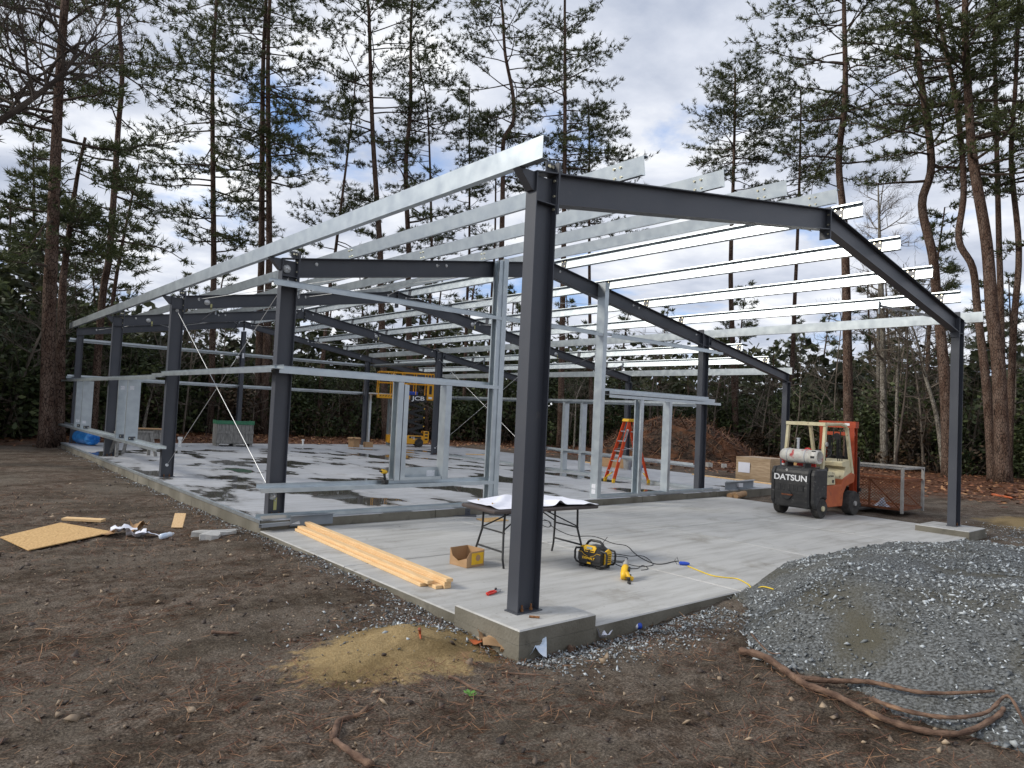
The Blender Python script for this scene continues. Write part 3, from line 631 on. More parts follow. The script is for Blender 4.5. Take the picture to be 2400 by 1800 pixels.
run(CE, W+WL-0.02, roof(W+WL)+0.004, [YF[1]-0.12]+cuts[2:], 0.0, name='eave_strut')
# flange braces from rafter bottom to purlin
def brace(y, x, xp, dy):
    z0 = roof(x)-0.31-0.01
    m_ = MB().strip([(0, 0.045), (0, 0), (0.045, 0)], 0.005, (x, y+math.copysign(HB, dy), z0), (xp, y+dy, roof(xp)+0.03)); o = m_.build('flange_brace', M['steel'], B)
    MB().box(xp-0.035, xp+0.005, y+dy-0.012, y+dy+0.012, roof(xp)-0.12, roof(xp)+0.14).build('brace_bracket', M['plates'], o)
brace(0, 5.60, 5.5, 0.75); brace(0, 10.4, 10.6, 1.1); brace(YF[2], 2.4, 2.67, -0.8); brace(YF[3], 2.4, 2.67, -0.8); brace(YF[2], 13.1, 13.34, -0.8); brace(YF[2], 14.5, 14.78, -0.8); brace(YF[3], 13.1, 13.34, -0.8); brace(YF[3], 5.5, 5.5, -0.8); brace(YF[4], 5.5, 5.5, -0.6)
# girts
ZG = [(0.018, 0.062), (0, 0.062), (0, 0), (0.2, 0), (0.2, -0.062), (0.182, -0.062)]
def girt(p0, p1, t=0.0035):
    return MB().strip(ZG, t, p0, p1).build('girt', M['galv'], B)
yf = YF[1]-HB-0.002
ZM, ZT, ZS = 2.335, 3.70, 0.47
girt((-0.2, yf, ZT), (4.40, yf, ZT)); girt((4.52, yf, ZT), (7.36, yf, ZT)); girt((7.66, yf, ZT), (12.15, yf, ZT))
girt((-0.03, yf, ZM), (4.40, yf, ZM)); girt((7.66, yf, ZM), (12.13, yf, ZM)); girt((7.66, yf, ZM+0.085), (11.85, yf, ZM+0.085))
girt((-0.205, yf, ZS), (4.40, yf, ZS))
girt((-0.002, 12.70, ZM), (-0.002, 5.62, ZM)); girt((-0.002, 18.9, ZM-0.07), (-0.002, 12.35, ZM-0.07)); girt((-0.002, 25.9, ZM-0.075), (-0.002, 18.905, ZM-0.075))
girt((-0.002, 25.97, 0.64), (-0.002, 11.86, 0.66))
ye = YF[4]+HB+0.002
girt((11.75, ye, ZT), (5.93, ye, ZT)); girt((5.88, ye, ZT), (-0.2, ye, ZT)); girt((13.3, ye, 2.40), (5.93, ye, 2.38)); girt((5.88, ye, 2.38), (-0.2, ye, 2.38))
xr = W+0.002
girt((xr, YF[1]+0.3, 2.28), (xr, YF[2]-0.003, 2.28)); girt((xr, YF[2]+0.003, 2.28), (xr, YF[3]-0.003, 2.30)); girt((xr, YF[3]+0.003, ZT), (xr, YF[4], ZT))
girt((xr, YF[1]+0.3, 0.62), (xr, YF[2], 0.68))
# cold-formed posts and jambs (C sections); web side given by s (-1: web towards the left)
def cpost(x0, x1, y0, y1, z0, z1, s, name='jamb_post', lab=None):
    w, d = x1-x0, y1-y0
    if s < 0: line = [(w, 0.03), (w, 0), (0, 0), (0, d), (w, d), (w, d-0.03)]
    else: line = [(0, 0.03), (0, 0), (w, 0), (w, d), (0, d), (0, d-0.03)]
    # extrude downwards so that side = +X and up = +Y
    o = MB().strip(line, 0.004, (x0, y0, z1), (x0, y0, z0), (0, 1, 0))
    V = o.v; o = o.build(name, M['galv'], B)
    if lab: o['label'] = lab
    return o
yj0, yj1 = YF[1]-HB-0.205, YF[1]-HB-0.003
pa = cpost(4.40, 4.51, yj0, yj1+0.02, 0.0, roof(4.45)+0.02, 1, 'wall_post')
pb = cpost(7.38, 7.50, yj0, yj1+0.02, 0.0, roof(7.45)+0.03, -1, 'wall_post')
cpost(4.30, 4.395, yj0+0.02, yj1, 0.0, roof(4.35)-0.01, 1, 'wall_post')
for x in (8.80, ): cpost(x, x+0.10, yj0, yj1, 0.055, ZM-0.07, 1)
cpost(9.90, 10.0, yj0, yj1, 0.055, ZM-0.07, -1)
cpost(2.14, 2.24, yj0, yj1, ZS+0.07, ZM-0.07, 1); cpost(2.26, 2.35, yj0, yj1, ZS+0.07, ZM-0.11, -1)
cpost(3.16, 3.28, yj0, yj1, ZS+0.07, ZM-0.07, -1)
hd = MB().strip([(0, 0), (0, 0.2)], 0.004, (2.36, yj1-0.03, 0.55), (3.155, yj1-0.03, 0.55)).build('window_sill', M['galv'], B)
MB().strip([(0, 0), (0.14, 0), (0.14, 0.05)], 0.004, (2.36, yj1-0.035, 0.54), (3.155, yj1-0.035, 0.54)).build('sill_channel', M['galv'], B)
lb = MB().box(2.92, 3.10, yj1-0.0345, yj1-0.0325, 0.58, 0.69).build('paper_tag', M['label'], hd)
for o_, px_ in ((pb, 7.43), (pb, 7.43)): pass
def stick(parent, x0, x1, y0, y1, z0, z1): return MB().box(x0, x1, y0, y1, z0, z1).build('paper_tag', M['label'], parent)
stick(pb, 7.3755, 7.3775, yj0+0.05, yj0+0.17, 0.09, 0.19); stick(pb, 7.3755, 7.3775, yj0+0.05, yj0+0.17, 0.21, 0.31)
# left wall window jambs, between the low sill girt and the middle girt
for yy, sgn in ((22.3, 1), (21.15, -1), (16.0, 1), (14.95, -1)):
    w, d = 0.29, 0.085
    line = [(0.0, 0.025), (0.0, 0.0), (w, 0.0)] if False else ([(0.03, d), (0, d), (0, 0), (w, 0), (w, d), (w-0.03, d)])
    o = MB().strip(line, 0.004, (-0.2, yy, 2.20), (-0.2, yy, 0.66), (0, 1, 0)).build('jamb_post', M['galv'], B)
    c = MB().box(-0.12, 0.04, yy-0.016, yy-0.0045, 0.67, 0.76).build('jamb_clip', M['steel'], o)
    for dx in (-0.09, 0.01): bolt((dx, yy-0.0165, 0.715), (0, -1, 0), o)
    if yy in (22.3, 14.95): pass
    stick(o, -0.16, -0.06, yy-0.0065, yy-0.0045, 1.95 if yy < 17 else 0.83, 2.05 if yy < 17 else 0.92)
# door jambs at the far end (by the lift) and in the lean-to
for x, s in ((11.95, -1), (13.05, 1)): cpost(x, x+0.1, ye, ye+0.2, 0.0, 2.36, s)
for yy in (11.3, 10.5):
    MB().strip([(0.03, 0.1), (0, 0.1), (0, 0), (0.2, 0), (0.2, 0.1), (0.17, 0.1)], 0.004, (xr, yy, 2.25), (xr, yy, 0.02), (0, 1, 0)).build('jamb_post', M['galv'], B)
# endwall post under the far ridge
y = YF[4]; mb = MB(); x = W/2
mb.box(x-0.075, x+0.075, y-0.10, y-0.09, 0, roof(x)-0.42); mb.box(x-0.075, x+0.075, y+0.09, y+0.10, 0, roof(x)-0.42); mb.box(x-0.004, x+0.004, y-0.09, y+0.09, 0, roof(x)-0.42)
ep = mb.build('endwall_post', M['steel'], B); stick(ep, x-0.04, x+0.04, y-0.1035, y-0.1015, 3.55, 3.75)
# base channels along the slab edges
BC = [(0, 0.055), (0, 0), (0.2, 0), (0.2, 0.055)]
def bchan(p0, p1): MB().strip(BC, 0.004, p0, p1).build('base_channel', M['galv'], B)
yb0 = YF[1]-0.085
bchan((-0.19, yb0, 0.004), (4.28, yb0, 0.004)); bchan((7.52, yb0, 0.004), (12.2, yb0, 0.004))
bchan((W-0.02, YF[1]+0.25, 0.004), (W-0.02, YF[2], 0.004)); bchan((W-0.02, YF[2]+0.02, 0.004), (W-0.02, YF[3], 0.004))
eg = MB(); eg.strip([(0, 0.0), (0.0, 0.05), (-0.05, 0.05)], 0.004, (-0.218, 24.7, -0.045), (-0.218, 5.66, -0.045), (0, 0, 1))
eg.build('edge_angle', M['galv'], B)
# brace rods with their wedge washers
def rod(p0, p1, r=0.0055, ends=(1, 1)):
    o = MB().cyl(p0, p1, r, seg=6).build('brace_rod', M['rod'], B); d = unit(np.subtract(p1, p0))
    for k, p in ((0, p0), (1, p1)):
        if ends[k]: bolt(tuple(p), tuple(d if k else -d), o, washer_me, 'washer', 0.8)
for x in (0.135, W-0.135):
    a, b = (YF[1], YF[2]) if x < 1 else (YF[2], YF[3])
    rod((x, b-0.02, 3.80), (x, a+0.02, 0.27)); rod((x, a+0.02, 3.80), (x, b-0.02, 0.27))
def rrod(xa, ya, xb, yb): rod((xa, ya, roof(xa)-0.09), (xb, yb, roof(xb)-0.09), 0.006)
for ya, yb_ in ((YF[1], YF[2]), (YF[3], YF[4])):
    for xa, xb in ((0.6, 3.0), (3.0, 0.6), (3.2, 5.6), (5.6, 3.2), (6.2, 8.7), (8.7, 6.2), (8.9, 11.3), (11.3, 8.9)): rrod(xa, ya+0.01, xb, yb_-0.01)
# washers and yellow tags on the near webs of frame 2 and 3
for (x, y, z) in ((0.12, YF[1], 3.95), (0.12, YF[1], 0.27), (0.62, YF[2], 3.98), (0.5, YF[2], 3.7)):
    pass
w_ = link('washer', washer_me, B, (0.10, YF[1]-0.006, 3.96)); w_.rotation_euler = (R_(90), 0, 0); w_.scale = (1.5,)*3
w_ = link('washer', washer_me, B, (0.09, YF[1]-0.006, 0.33)); w_.rotation_euler = (R_(90), 0, 0); w_.scale = (1.5,)*3
M['tagy'] = mat('pale_yellow_tag', (0.52, 0.50, 0.22), rough=0.6)
MB().box(0.115, 0.165, YF[1]-0.013, YF[1]-0.008, 0.10, 0.30).build('paper_tag', M['tagy'], B)
for x, y, yo in ((0.78, YF[2], 0.02), (0.95, YF[3], 0.02), (8.6, YF[2], 0), (8.75, YF[3], 0), (12.2, YF[2], 0)):
    w_ = link('washer', washer_me, B, (x, y-0.006, roof(x)-0.17)); w_.rotation_euler = (R_(90), 0, 0); w_.scale = (1.5,)*3
    MB().box(x+0.08, x+0.12, y-0.012, y-0.006, roof(x)-0.33, roof(x)-0.19).build('paper_tag', M['tagy'], B)

# ================================================================== trees
def bark(name, a, b_, c, sc_=15.0, st=(1, 1, 0.4)):
    m = bpy.data.materials.new(name); m.use_nodes = True; n, l = m.node_tree.nodes, m.node_tree.links
    tc = n.new('ShaderNodeTexCoord'); mp = n.new('ShaderNodeMapping'); mp.inputs['Scale'].default_value = st; l.new(tc.outputs['Object'], mp.inputs[0])
    vo = n.new('ShaderNodeTexVoronoi'); vo.feature = 'DISTANCE_TO_EDGE'; vo.inputs['Scale'].default_value = sc_; l.new(mp.outputs[0], vo.inputs[0])
    no = n.new('ShaderNodeTexNoise'); no.inputs['Scale'].default_value = 5; no.inputs['Detail'].default_value = 6; l.new(mp.outputs[0], no.inputs[0])
    r = n.new('ShaderNodeValToRGB'); l.new(vo.outputs[0], r.inputs[0]); e = r.color_ramp.elements
    e[0].color = (*a, 1); e[0].position = 0.02; e[1].position = 0.12; e[1].color = (*b_, 1)
    x = n.new('ShaderNodeMix'); x.data_type = 'RGBA'; q = n.new('ShaderNodeMapRange'); l.new(no.outputs[0], q.inputs[0]); q.inputs[1].default_value = 0.4; q.inputs[2].default_value = 0.62
    l.new(q.outputs[0], x.inputs[0]); l.new(r.outputs[0], x.inputs[6])
    y_ = n.new('ShaderNodeMix'); y_.data_type = 'RGBA'; y_.blend_type = 'MULTIPLY'; y_.inputs[0].default_value = 1; l.new(r.outputs[0], y_.inputs[6]); y_.inputs[7].default_value = (*c, 1); l.new(y_.outputs[2], x.inputs[7])
    b = n['Principled BSDF']; l.new(x.outputs[2], b.inputs['Base Color']); b.inputs['Roughness'].default_value = 0.95; b.inputs['Specular IOR Level'].default_value = 0.1
    bp = n.new('ShaderNodeBump'); bp.inputs['Strength'].default_value = 0.8; bp.inputs['Distance'].default_value = 0.04; l.new(vo.outputs[0], bp.inputs['Height']); l.new(bp.outputs[0], b.inputs['Normal'])
    return m
M['pinebark'] = bark('pine_bark', (0.030, 0.022, 0.018), (0.150, 0.105, 0.082), (0.62, 0.55, 0.52))
M['limb'] = mat('pine_limb_bark', (0.045, 0.034, 0.028), (0.10, 0.075, 0.06), scale=4, rough=0.95, spec=0.1)
M['greybark'] = bark('grey_bark', (0.10, 0.09, 0.078), (0.26, 0.24, 0.205), (0.6, 0.58, 0.55), 11.0, (1, 1, 0.5))
M['twig'] = mat('bare_twig_bark', (0.10, 0.083, 0.066), (0.20, 0.17, 0.14), scale=1.5, rough=0.95, spec=0.1)
M['darktwig'] = mat('dark_twig_bark', (0.05, 0.04, 0.034), (0.10, 0.082, 0.068), scale=1.5, rough=0.95, spec=0.1)
def leafmat(name, a, b_, c, trans=0.25, big=0.35):
    m = bpy.data.materials.new(name); m.use_nodes = True; n, l = m.node_tree.nodes, m.node_tree.links
    ge = n.new('ShaderNodeNewGeometry'); r = n.new('ShaderNodeValToRGB'); e = r.color_ramp.elements
    tc = n.new('ShaderNodeTexCoord'); no = n.new('ShaderNodeTexNoise'); no.inputs['Scale'].default_value = big; no.inputs['Detail'].default_value = 3; l.new(tc.outputs['Object'], no.inputs[0])
    mm = n.new('ShaderNodeMath'); mm.operation = 'MULTIPLY_ADD'; l.new(ge.outputs['Random Per Island'], mm.inputs[0]); mm.inputs[1].default_value = 0.6
    m2 = n.new('ShaderNodeMath'); m2.operation = 'MULTIPLY_ADD'; l.new(no.outputs[0], m2.inputs[0]); m2.inputs[1].default_value = 1.4; m2.inputs[2].default_value = -0.5
    l.new(m2.outputs[0], mm.inputs[2]); l.new(mm.outputs[0], r.inputs[0])
    e[0].color = (*a, 1); e[1].color = (*c, 1); q = e.new(0.5); q.color = (*b_, 1)
    b = n['Principled BSDF']; l.new(r.outputs[0], b.inputs['Base Color']); b.inputs['Roughness'].default_value = 0.55; b.inputs['Specular IOR Level'].default_value = 0.3
    t = n.new('ShaderNodeBsdfTranslucent'); l.new(r.outputs[0], t.inputs[0]); x = n.new('ShaderNodeMixShader'); x.inputs[0].default_value = trans
    l.new(b.outputs[0], x.inputs[1]); l.new(t.outputs[0], x.inputs[2]); l.new(x.outputs[0], n['Material Output'].inputs[0])
    return m
M['needle'] = leafmat('pine_needles', (0.028, 0.036, 0.015), (0.062, 0.078, 0.028), (0.125, 0.140, 0.050))
M['holly'] = leafmat('evergreen_leaves', (0.024, 0.036, 0.014), (0.055, 0.075, 0.028), (0.125, 0.145, 0.052), 0.15)
M['brush'] = leafmat('brown_brush_leaves', (0.030, 0.022, 0.015), (0.065, 0.045, 0.028), (0.14, 0.085, 0.045), 0.1)
M['farleaf'] = leafmat('woodland_leaves', (0.018, 0.024, 0.012), (0.042, 0.050, 0.024), (0.085, 0.088, 0.042), 0.2, 0.12)

def smooth_path(P, k=5):
    P = [np.asarray(p, float) for p in P]; out = []
    for i in range(len(P)-1):
        a, b, c, d = P[max(i-1, 0)], P[i], P[i+1], P[min(i+2, len(P)-1)]
        for j_ in range(k):
            t = j_/k; out.append(0.5*((2*b)+(c-a)*t+(2*a-5*b+4*c-d)*t*t+(3*b-a-3*c+d)*t**3))
    out.append(P[-1]); return out
def tufts(P, D, n, L, wd, spread, rng):
    N = len(P); P = np.repeat(P, n, 0); D = np.repeat(D, n, 0)
    d = D+spread*rng.normal(0, 1, (N*n, 3)); d /= np.linalg.norm(d, axis=1)[:, None]+1e-9
    s = np.cross(d, rng.normal(0, 1, (N*n, 3))); s /= np.linalg.norm(s, axis=1)[:, None]+1e-9
    ln = (L*rng.uniform(0.6, 1.15, N*n))[:, None]; P = P+rng.normal(0, 0.035, (N*n, 3))
    V = np.stack([P-s*wd/2, P+s*wd/2, P+d*ln], 1).reshape(-1, 3)
    return V, 3*np.arange(N*n)[:, None]+np.array([[0, 1, 2]])
def grow_crown(path, rad, h0, h1, Rm, nl, rng, shape='tall', rise=0.35, ntw=8, az=None):
    """limbs with side twigs along a trunk path; returns limb mesh builder, tuft points and directions"""
    zs_ = np.array([p[2] for p in path]); mb = MB(); TP, TD = [], []
    for k in range(nl):
        f_ = (k+rng.uniform(0, 1))/nl; h = h0+(h1-h0)*f_
        i = int(np.clip(np.searchsorted(zs_, h), 1, len(path)-1)); t = np.clip((h-zs_[i-1])/max(zs_[i]-zs_[i-1], 1e-3), 0, 1)
        s0 = path[i-1]*(1-t)+path[i]*t; r0 = rad[i]
        if shape == 'round': pr_ = math.sqrt(max(0.06, 1-((f_-0.42)/0.62)**2))
        elif shape == 'cone': pr_ = 1.05-0.85*f_
        elif shape == 'low': pr_ = 0.5+0.5*math.sin(math.pi*min(1, f_+0.15))
        else: pr_ = (0.62+0.45*math.sin(math.pi*min(1.0, 0.15+f_*0.95)))
        L = Rm*pr_*rng.uniform(0.55, 1.1); a = rng.uniform(0, 2*math.pi) if az is None else az+rng.normal(0, 0.9)
        up = rise*(0.2+f_*1.5)+rng.normal(0, 0.15)
        d = unit([math.cos(a), math.sin(a), up]); P = [s0]; n_ = 5; kick = rng.normal(0, 0.22, 3); kick[2] *= 0.4
        for q in range(n_):
            d = unit(d+kick*0.5+np.array([0, 0, 0.10 if q > 2 else -0.06])+rng.normal(0, 0.10, 3)); P.append(P[-1]+d*L/n_)
        rr = max(0.012, min(r0*0.42, 0.018*L+0.012))
        mb.tube(P, [rr*(1-0.8*q/n_) for q in range(n_+1)], 4, False)
        for q in range(ntw):
            u_ = 0.30+0.70*(q+rng.uniform(0, 1))/ntw; ii = min(int(u_*n_), n_-1); b0 = P[ii]+(P[ii+1]-P[ii])*(u_*n_-ii)
            d0 = unit(P[ii+1]-P[ii]); sd = unit(np.cross(d0, [0, 0, 1]))*(1 if q % 2 else -1)
            tw = unit(d0*0.55+sd*rng.uniform(0.4, 1.0)+np.array([0, 0, rng.uniform(-0.15, 0.55)])); tl = L*rng.uniform(0.14, 0.34)*(1.2-0.5*u_)+0.12
            e = b0+tw*tl; mb.tube([b0, e], [rr*0.35, 0.006], 3, False)
            m_ = max(2, int(tl/0.17))
            for w in range(m_):
                g = (w+1)/m_; TP.append(b0+(e-b0)*g+rng.normal(0, 0.06, 3)); TD.append(unit(tw+np.array([0, 0, 0.35])))
        TP.append(P[-1]); TD.append(d)
    return mb, np.array(TP), np.array(TD)
def pine(label, base, dist, pts, w, crowns, seed, nn=10, name='pine_tree', cat='tree', group='tall pines around the clearing', top=None, barkm='pinebark'):
    """pts: trunk pixels from low to high; w: trunk width in photo pixels; crowns: (v_low, v_high, reach in px, limbs, shape)"""
    rng = np.random.default_rng(seed)
    P0 = at(base[0], base[1], dist); P0[2] = float(ground_z(P0[0], P0[1]))-0.08
    P = [P0]+[at(u, v, dist+rng.normal(0, 0.25)) for u, v in pts]
    if top: d = unit(P[-1]-P[-2])*0.5+np.array([0, 0, 0.5]); P.append(P[-1]+unit(d)*top*0.5+rng.normal(0, 0.15, 3)); P.append(P[-1]+unit(d)*top*0.5+rng.normal(0, 0.2, 3))
    path = smooth_path(P, 5); L = np.array(path); path = [p-P0 for p in path]
    r0 = w*dist/FPX/2; H = path[-1][2]; rad = [max(0.03, r0*(1.0-0.72*(p[2]/H)**1.2))*(1+0.35*math.exp(-p[2]/0.5)) for p in path]
    root = thing(name, label, cat, tuple(P0), 0, group)
    MB().tube(path, rad, 10).build('trunk', M[barkm], root, True)
    lm = MB(); V_, F_, o_ = [], [], 0
    for (v0, v1, R, n, shape, *rest) in crowns:
        h0, h1 = at(base[0], v0, dist)[2]-P0[2], min(at(base[0], v1, dist)[2]-P0[2], H)
        if v1 < 0 or top: h1 = H if v1 <= 0 else h1
        m_, TP, TD = grow_crown(path, rad, h0, h1, R*dist/FPX, n, rng, shape, *rest)
        o2 = len(lm.v); lm.v += m_.v; lm.f += [tuple(o2+i for i in f) for f in m_.f]; lm.m += m_.m
        V, F = tufts(TP, TD, nn, 0.31, 0.046, 0.66, rng); V_.append(V); F_.append(F+o_); o_ += len(V)
    if lm.v: lm.build('limbs', M['limb'], root)
    if V_: link('crown', npmesh('crown', np.concatenate(V_), np.concatenate(F_), M['needle']), root)
    return root

pine('broad-trunked pine at the left edge with long drooping bare lower limbs', (112, 1010), 30, [(116, 700), (121, 600), (134, 284), (143, 130), (151, 20)], 27, [(330, -400, 260, 42, 'tall'), (640, 360, 150, 9, 'tall', 0.0)], 101, top=7)
pine('snapped pine with a broken-off top right beside the broad-trunked pine', (140, 1012), 31, [(146, 700), (155, 600), (180, 420), (200, 322)], 20, [(600, 330, 190, 24, 'tall', -0.1)], 102)
pine('slim leaning pine third from the left edge with sparse sideways limbs', (217, 1003), 38, [(240, 700), (257, 590), (277, 303), (286, 180), (276, 15)], 16, [(470, -300, 190, 30, 'tall', 0.1), (600, 480, 140, 7, 'low', 0.0)], 103, top=6)
pine('straight slim pine standing alone behind the blue roll side of the frame', (493, 1020), 44, [(500, 700), (501, 590), (498, 189), (507, 15)], 14.5, [(470, -300, 200, 52, 'tall', 0.05), (590, 490, 130, 12, 'low', 0.0)], 104, top=6)
pine('left trunk of the twin pines growing close together', (604, 1019), 45, [(610, 700), (613, 580), (616, 189), (623, 10)], 17, [(430, -300, 190, 34, 'tall', 0.0)], 105, top=6)
pine('right trunk of the twin pines growing close together', (618, 1017), 44.5, [(628, 700), (631, 570), (628, 189), (632, 10)], 17, [(520, -300, 200, 46, 'tall', 0.05)], 106, top=6)
pine('thin young leaning pine between the twin pines and the tall bare trunk', (742, 1020), 46, [(770, 700), (786, 590), (826, 265), (834, 165)], 10, [(590, 160, 105, 34, 'cone', 0.1)], 107)
pine('tall pine whose dark trunk rises straight behind the yellow scissor lift', (905, 1034), 44, [(893, 700), (891, 590), (873, 303), (865, 38), (862, 0)], 17, [(330, -300, 190, 38, 'tall', 0.2), (600, 500, 70, 6, 'low')], 108, top=5.5)
pine('pine with an S-shaped trunk above the long eave beam', (965, 1033), 45, [(957, 700), (958, 590), (951, 395), (962, 252), (963, 60)], 16, [(600, -250, 150, 44, 'tall', 0.15)], 109, top=5)
pine('thin pine with a brownish trunk right of the S-shaped pine', (998, 1032), 45.3, [(1008, 700), (1012, 590), (1003, 271), (984, 164), (978, 90)], 9.5, [(430, 60, 110, 22, 'tall', 0.2)], 110)
pine('bushy mid-height pine with a pointed top between the curved pines', (1085, 1036), 48, [(1095, 700), (1100, 586), (1100, 240), (1100, 200)], 9, [(600, 200, 125, 42, 'cone', 0.15)], 111)
pine('slender pine behind the forked crooked pine', (1139, 1038), 45.3, [(1152, 700), (1160, 567), (1163, 315), (1166, 270)], 8.5, [(470, 270, 90, 18, 'round', 0.2)], 112)
pine('crooked pine with a forked, strongly bent upper trunk', (1165, 1040), 43, [(1172, 700), (1176, 567), (1179, 400), (1181, 328), (1203, 284), (1202, 221), (1184, 126), (1179, 40)], 17, [(330, -250, 190, 40, 'tall', 0.2), (430, 330, 120, 7, 'low', 0.1)], 113, top=4)
pine('tall straight pine rising just behind the near corner column', (1313, 1051), 42.6, [(1319, 700), (1321, 593), (1324, 328), (1324, 100), (1324, 0)], 15.5, [(420, -300, 135, 44, 'tall', 0.25)], 114, top=4)
pine('bushy yellow-green pine with a low crown behind the rafter end', (1387, 1050), 45.4, [(1382, 700), (1381, 504), (1381, 328), (1378, 232)], 10, [(560, 225, 150, 52, 'low', 0.1)], 115)
pine('round-topped pine seen above the front rafter', (1727, 1058), 51, [(1715, 750), (1713, 599), (1720, 378), (1723, 189), (1721, 165)], 14, [(400, 160, 125, 70, 'round', 0.3), (470, 400, 90, 8, 'low', 0.1)], 116, nn=9)
pine('smaller open-crowned pine right of the round-topped pine', (1850, 1060), 52, [(1862, 720), (1868, 586), (1874, 410), (1877, 252), (1876, 208)], 11, [(470, 205, 120, 46, 'round', 0.15)], 117)
pine('big spreading pine above the ridge of the front frame', (1990, 1095), 42, [(1985, 752), (1978, 523), (1966, 378), (1981, 221), (1978, 0)], 21, [(290, -250, 210, 44, 'tall', 0.3), (440, 250, 130, 9, 'low', 0.1)], 118, top=5)
pine('gently curving thick pine left of the right front column', (2223, 1117), 38.6, [(2215, 900), (2196, 700), (2186, 599), (2161, 479), (2183, 378), (2155, 158), (2139, 0)], 23, [(430, -250, 200, 40, 'tall', 0.2)], 119, top=5)
pine('wavy-trunked pine just right of the right front column', (2327, 1120), 38, [(2312, 910), (2292, 740), (2280, 629), (2247, 560), (2259, 441), (2243, 252), (2205, 63), (2195, 0)], 17, [(330, -250, 170, 30, 'tall', 0.2)], 120, top=5)
pine('thickest pine near the right edge of the clearing', (2352, 1112), 37, [(2340, 857), (2325, 731), (2312, 567), (2281, 378), (2271, 252), (2262, 63)], 27, [(420, -250, 230, 42, 'tall', 0.2)], 121, top=6)
pine('straight pine close behind the thickest pine', (2352, 1090), 45, [(2345, 700), (2341, 555), (2334, 252), (2330, 40)], 14, [(330, -200, 130, 26, 'tall', 0.2)], 122, top=5)
pine('slim pine at the far right edge with a kinked trunk', (2362, 1108), 40, [(2375, 779), (2388, 586), (2370, 378), (2380, 200), (2388, 0)], 14, [(400, -200, 150, 26, 'tall', 0.15)], 123, top=5)
# pines just outside the frame on the right and left keep the edges closed
pine('pine leaning in from beyond the right edge', (2470, 1125), 39, [(2462, 700), (2455, 400), (2440, 0)], 22, [(560, -200, 170, 34, 'tall', 0.1)], 124, top=5)

# bare broad-leaved trees
def branch(mb, p, d, L, r, lvl, rng, spread=0.6, up=0.15, seg=4, kidsn=(3, 5)):
    P = [np.asarray(p, float)]; d = unit(d)
    for q in range(4):
        d = unit(d+rng.normal(0, 0.13, 3)+np.array([0, 0, up*0.35])); P.append(P[-1]+d*L/4)
    mb.tube(P, [max(0.004, r*(1-0.16*q)) for q in range(5)], seg if lvl > 1 else 3, False)
    if lvl == 0: return
    for k in range(rng.integers(*kidsn)+(1 if lvl > 1 else 0)):
        u_ = rng.uniform(0.25, 1.0); i = min(int(u_*4), 3); b = P[i]+(P[i+1]-P[i])*(u_*4-i)
        nd = unit(unit(P[i+1]-P[i])+spread*rng.normal(0, 1, 3)+np.array([0, 0, up])); branch(mb, b, nd, L*rng.uniform(0.45, 0.72), r*(0.55-0.1*u_), lvl-1, rng, spread, up, seg, kidsn)
def bare(label, base, dist, pts, w, seed, nb=14, hs=(0.35, 1.0), Lb=2.2, barkm='greybark', tw='twig', group='bare broad-leaved trees'):
    rng = np.random.default_rng(seed); P0 = at(base[0], base[1], dist); P0[2] = float(ground_z(P0[0], P0[1]))-0.05
    path = [p-P0 for p in smooth_path([P0]+[at(u, v, dist+rng.normal(0, 0.15)) for u, v in pts], 4)]
    r0 = w*dist/FPX/2; n = len(path); rad = [max(0.012, r0*(1-0.85*i/(n-1))) for i in range(n)]
    root = thing('bare_tree', label, 'tree', tuple(P0), 0, group); MB().tube(path, rad, 8).build('trunk', M[barkm], root, True)
    mb = MB()
    for k in range(nb):
        f_ = hs[0]+(hs[1]-hs[0])*(k+rng.uniform(0, 1))/nb; i = min(int(f_*(n-1)), n-2); b = path[i]+(path[i+1]-path[i])*(f_*(n-1)-i); a = rng.uniform(0, 6.28)
        branch(mb, b, [math.cos(a), math.sin(a), rng.uniform(0.2, 0.9)], Lb*rng.uniform(0.6, 1.1)*(1.15-0.5*f_), rad[i]*0.45, 3, rng)
    mb.build('branches', M[tw], root); return root
bare('pale grey bare tree with a straight trunk behind the forklift', (2072, 1098), 42, [(2070, 900), (2068, 731), (2062, 560), (2058, 430)], 17, 201, 16, (0.3, 1))
bare('thin whitish bare tree with a snapped limb right of the grey tree', (2099, 1100), 41.5, [(2103, 900), (2107, 826), (2110, 700)], 8.5, 202, 10, (0.45, 1), 1.6)
bare('bare tree leaning left in front of the dark woods by the right column', (2213, 1088), 41, [(2196, 980), (2168, 880), (2150, 800), (2120, 720)], 11, 203, 12, (0.4, 1), 2.4)
bare('bare tree with a crown of fine twigs above the purlin ends', (2060, 1070), 48, [(2058, 800), (2062, 640), (2060, 520), (2075, 400)], 9, 204, 16, (0.5, 1), 2.2)
bare('forked white sapling beside the tall straight pine', (1345, 1050), 42, [(1348, 990), (1352, 930), (1375, 880)], 5, 205, 8, (0.4, 1), 1.5)
bare('leaning bare stem behind the sawhorses', (335, 1012), 40, [(345, 960), (362, 900)], 9, 206, 3, (0.7, 1), 1.0)
